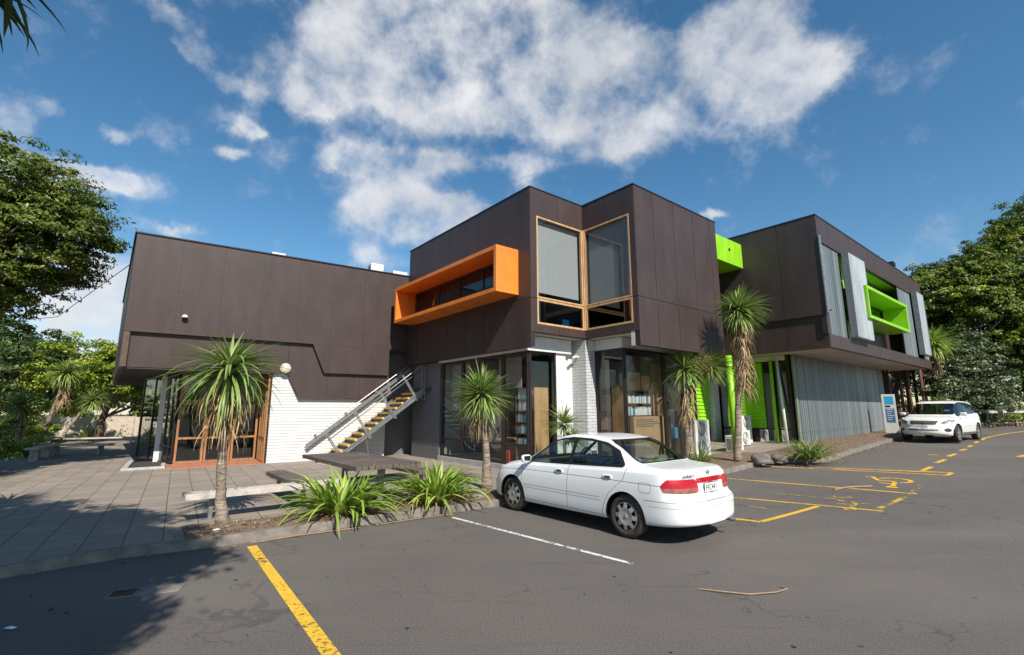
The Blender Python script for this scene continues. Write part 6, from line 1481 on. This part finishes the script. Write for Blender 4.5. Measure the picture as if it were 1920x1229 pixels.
# ---- white SUV ----
def make_suv(loc, rot):
    t = thing('parked_car', 'pearl white SUV parked facing the camera beside the corrugated wall', 'car', loc); t.rotation_euler = (0, 0, rot)
    F_ = lambda a: pchip([p[0] for p in a], [p[1] for p in a])
    def shift(X, Y, Z):
        tail = sstep((-X-1.8)/.4); X = X+tail*(.06*sstep((Z-.60)/.10)+.10*sstep((Z-1.0)/.5))
        nose = sstep((X-1.6)/.45); return X-nose*(.05*sstep((Z-.55)/.08)+.22*sstep((Z-.62)/.38)+.08*sstep((.40-Z)/.16))
    P = dict(xr=-2.30, xf=2.27, W=.92, fx0=1.15, fn=2.4, rx0=-1.4, rn=3.2, sh=.955,
             zb=F_([(-2.3, .36), (-1.9, .30), (-1.3, .27), (1.2, .26), (1.8, .26), (2.27, .30)]),
             belt=F_([(-2.3, 1.12), (-1.9, 1.13), (0, 1.05), (.9, 1.0), (1.6, .95), (2.0, .88), (2.27, .78)]),
             zc=F_([(-2.3, 1.18), (-2.2, 1.40), (-2.05, 1.58), (-1.8, 1.63), (-.6, 1.68), (.0, 1.67), (.25, 1.62), (.45, 1.52), (1.10, 1.09), (1.22, 1.05), (1.7, 1.0), (2.05, .93), (2.27, .85)]),
             yroof=F_([(-2.3, .70), (-1.9, .66), (-.3, .64), (.25, .64), (.75, .70), (1.2, .77), (1.7, .74), (2.27, .68)]),
             redge=F_([(-2.3, .7), (-1.9, .9), (.3, .91), (.8, .84), (1.2, .6), (2.27, .5)]), shift=shift)
    S = build_shell(P)
    for cx in (1.33, -1.33): S.split(lambda x, y, z: np.minimum(.40-np.hypot(x-cx, z-.36), np.abs(y)-.5), 'gone')
    SUR = [(1.0, 1.045), (0, 1.085), (-1.9, 1.16), (-1.95, 1.2), (-1.72, 1.5), (-1.2, 1.59), (-.3, 1.615), (.1, 1.60), (.38, 1.52)]
    S.split(lambda x, y, z: np.minimum(rsd(SUR, x, z, .03), np.abs(y)-.5), 'surround')
    for poly in ([(.88, 1.07), (.0, 1.105), (-.02, 1.57), (.12, 1.565), (.36, 1.49)], [(-.10, 1.11), (-1.02, 1.145), (-1.0, 1.55), (-.10, 1.575)], [(-1.12, 1.15), (-1.82, 1.19), (-1.66, 1.45), (-1.12, 1.545)]):
        S.split(lambda x, y, z: np.minimum(rsd(poly, x, z, .03), np.abs(y)-.5), 'window', ('surround',))
    S.split(lambda x, y, z: np.minimum(rsd([(-.76, 1.10), (.76, 1.10), (.64, 1.56), (-.64, 1.56)], y, z, .05), x-.2), 'windscreen')
    S.split(lambda x, y, z: np.minimum(rsd([(-.40, .70), (.40, .70), (.47, .86), (-.47, .86)], y, z, .02), x-1.8), 'grille')
    S.split(lambda x, y, z: np.minimum(rsd([(-.47, .475), (.47, .475), (.50, .515), (-.50, .515)], y, z, .01), x-1.8), 'slot')
    S.split(lambda x, y, z: np.minimum(rsd([(.52, .76), (.62, .86), (.92, .93), (.92, .86), (.80, .76), (.58, .73)], np.abs(y), z, .01), x-1.55), 'headlamp')
    S.split(lambda x, y, z: np.minimum(.085-np.hypot(np.abs(y)-.72, (z-.50)*1.1), x-1.8), 'fog')
    for pts, z0, z1 in (([(.93, .33), (1.02, .6), (1.02, 1.02)], .34, 1.03), ([(-.06, .33), (-.06, 1.1)], .34, 1.1), ([(-.88, .34), (-.95, .5), (-1.06, .75), (-1.07, 1.13)], .35, 1.14)):
        S.band(lambda x, y, z: x-np.interp(z, [p[1] for p in pts], [p[0] for p in pts]), .005, lambda x, y, z: np.minimum(np.abs(y)-.5, np.minimum(z-z0, z1-z)))
    S.band(lambda x, y, z: np.abs(y)-np.interp(x, [1.3, 2.1], [.82, .58]), .005, lambda x, y, z: np.minimum(np.minimum(x-1.25, z-.88), 1.1-z))
    S.band(lambda x, y, z: z-.70, .004, lambda x, y, z: np.minimum(x-1.75, np.abs(y)-.45))
    S.split(lambda x, y, z: np.minimum(np.minimum(.395-z, np.abs(y)-.5), np.minimum(x+.9, .9-x)), 'cladding')
    S.out('body', 'body', M['pearl'], t); S.out('surround', 'window_surround', M['black'], t, -.002); S.out(('seam',), 'panel_gap', M['trimgrey'], t, -.002); S.out('slot', 'lower_intake', M['black'], t, -.01); S.out('cladding', 'sill_trim', M['trimgrey'], t)
    g = S.out('grille', 'grille', M['steel_dark'], t, -.01)
    for sgn in (1, -1):
        sd_ = lambda c, s_=sgn: c[1]*s_ > 0
        S.out('window', 'window', M['darkcar'], t, -.006, side=sd_); S.out('headlamp', 'headlight', M['lamp'], t, .003, side=sd_); S.out('fog', 'fog_lamp', M['steel_dark'], t, -.01, side=sd_)
        mirror(t, .86, sgn*.90, 1.12, sgn, M['pearl'], 1.15)
        arch_liner(t, 1.33, .42, sgn*.85, sgn*.5, .36); arch_liner(t, -1.33, .42, sgn*.85, sgn*.5, .36)
        for dx in (.05, -.95): part('door_handle', MB().box(dx, dx+.18, sgn*.912-.012, sgn*.912+.014, .98, 1.02), M['pearl'], t, bevel=.008)
    S.out('windscreen', 'windscreen', M['carglass'], t, -.004)
    xg = 2.10
    for z in (.735, .78, .825):
        mb = MB()
        vs = []
        for i in range(13):
            y = -.40+.8*i/12; x = 2.27*0+2.125-.14*(abs(y)/.45)**2.2-.30*(z-.7)
            vs += [(x, y, z-.008), (x, y, z+.008), (x-.03, y, z)]
        mb.add(vs, [(3*i+a, 3*i+3+a, 3*i+3+(a+1) % 3, 3*i+(a+1) % 3) for i in range(12) for a in range(3)]); part('grille_bar', mb, M['chrome'], g)
    mb = MB().lathe([(.05, -.006), (.062, 0), (.05, .006), (.042, 0)], (0, 0, 0), 'x', 20, closed=True); mb.v = [(xg+.02+a, b*1.45, .78+c) for a, b, c in mb.v]
    mb2 = MB().lathe([(.03, -.004), (.038, 0), (.03, .004), (.024, 0)], (0, 0, 0), 'x', 16, closed=True); mb.add([(xg+.022+a, b*.9, .785+c*1.3) for a, b, c in mb2.v], mb2.f); part('badge', mb, M['chrome'], t)
    pl_ = part('number_plate', MB().box(2.235, 2.245, -.18, .18, .56, .68), M['plate'], t)
    for x in (1.33, -1.33):
        for s_ in (1, -1): wheel(t, x, s_*.80, .355, .225, s_, 'alloy', M['rubber'])
    mb = MB(); mb.box(-2.0, 2.0, -.62, .62, .30, .42); mb.box(-.85, .85, -.80, .80, .29, .42); part('underbody', mb, M['black'], t)
    mb = MB(); mb.box(.75, 1.1, -.74, .74, .85, 1.04); part('dashboard', mb, M['trimgrey'], t, bevel=.03)
    seats(t, (.15, -.75), .5, .62, 1.33, 1.0)
    part('windscreen_sticker', MB().slab((.56, 0), (0, 1), (1, 0), .34, .52, 1.24, 1.30, 0, .002), M['plate'], t)
    return t
make_suv((18.46, 21.0, gz(18.46, 21.0)), R(90-236.04))
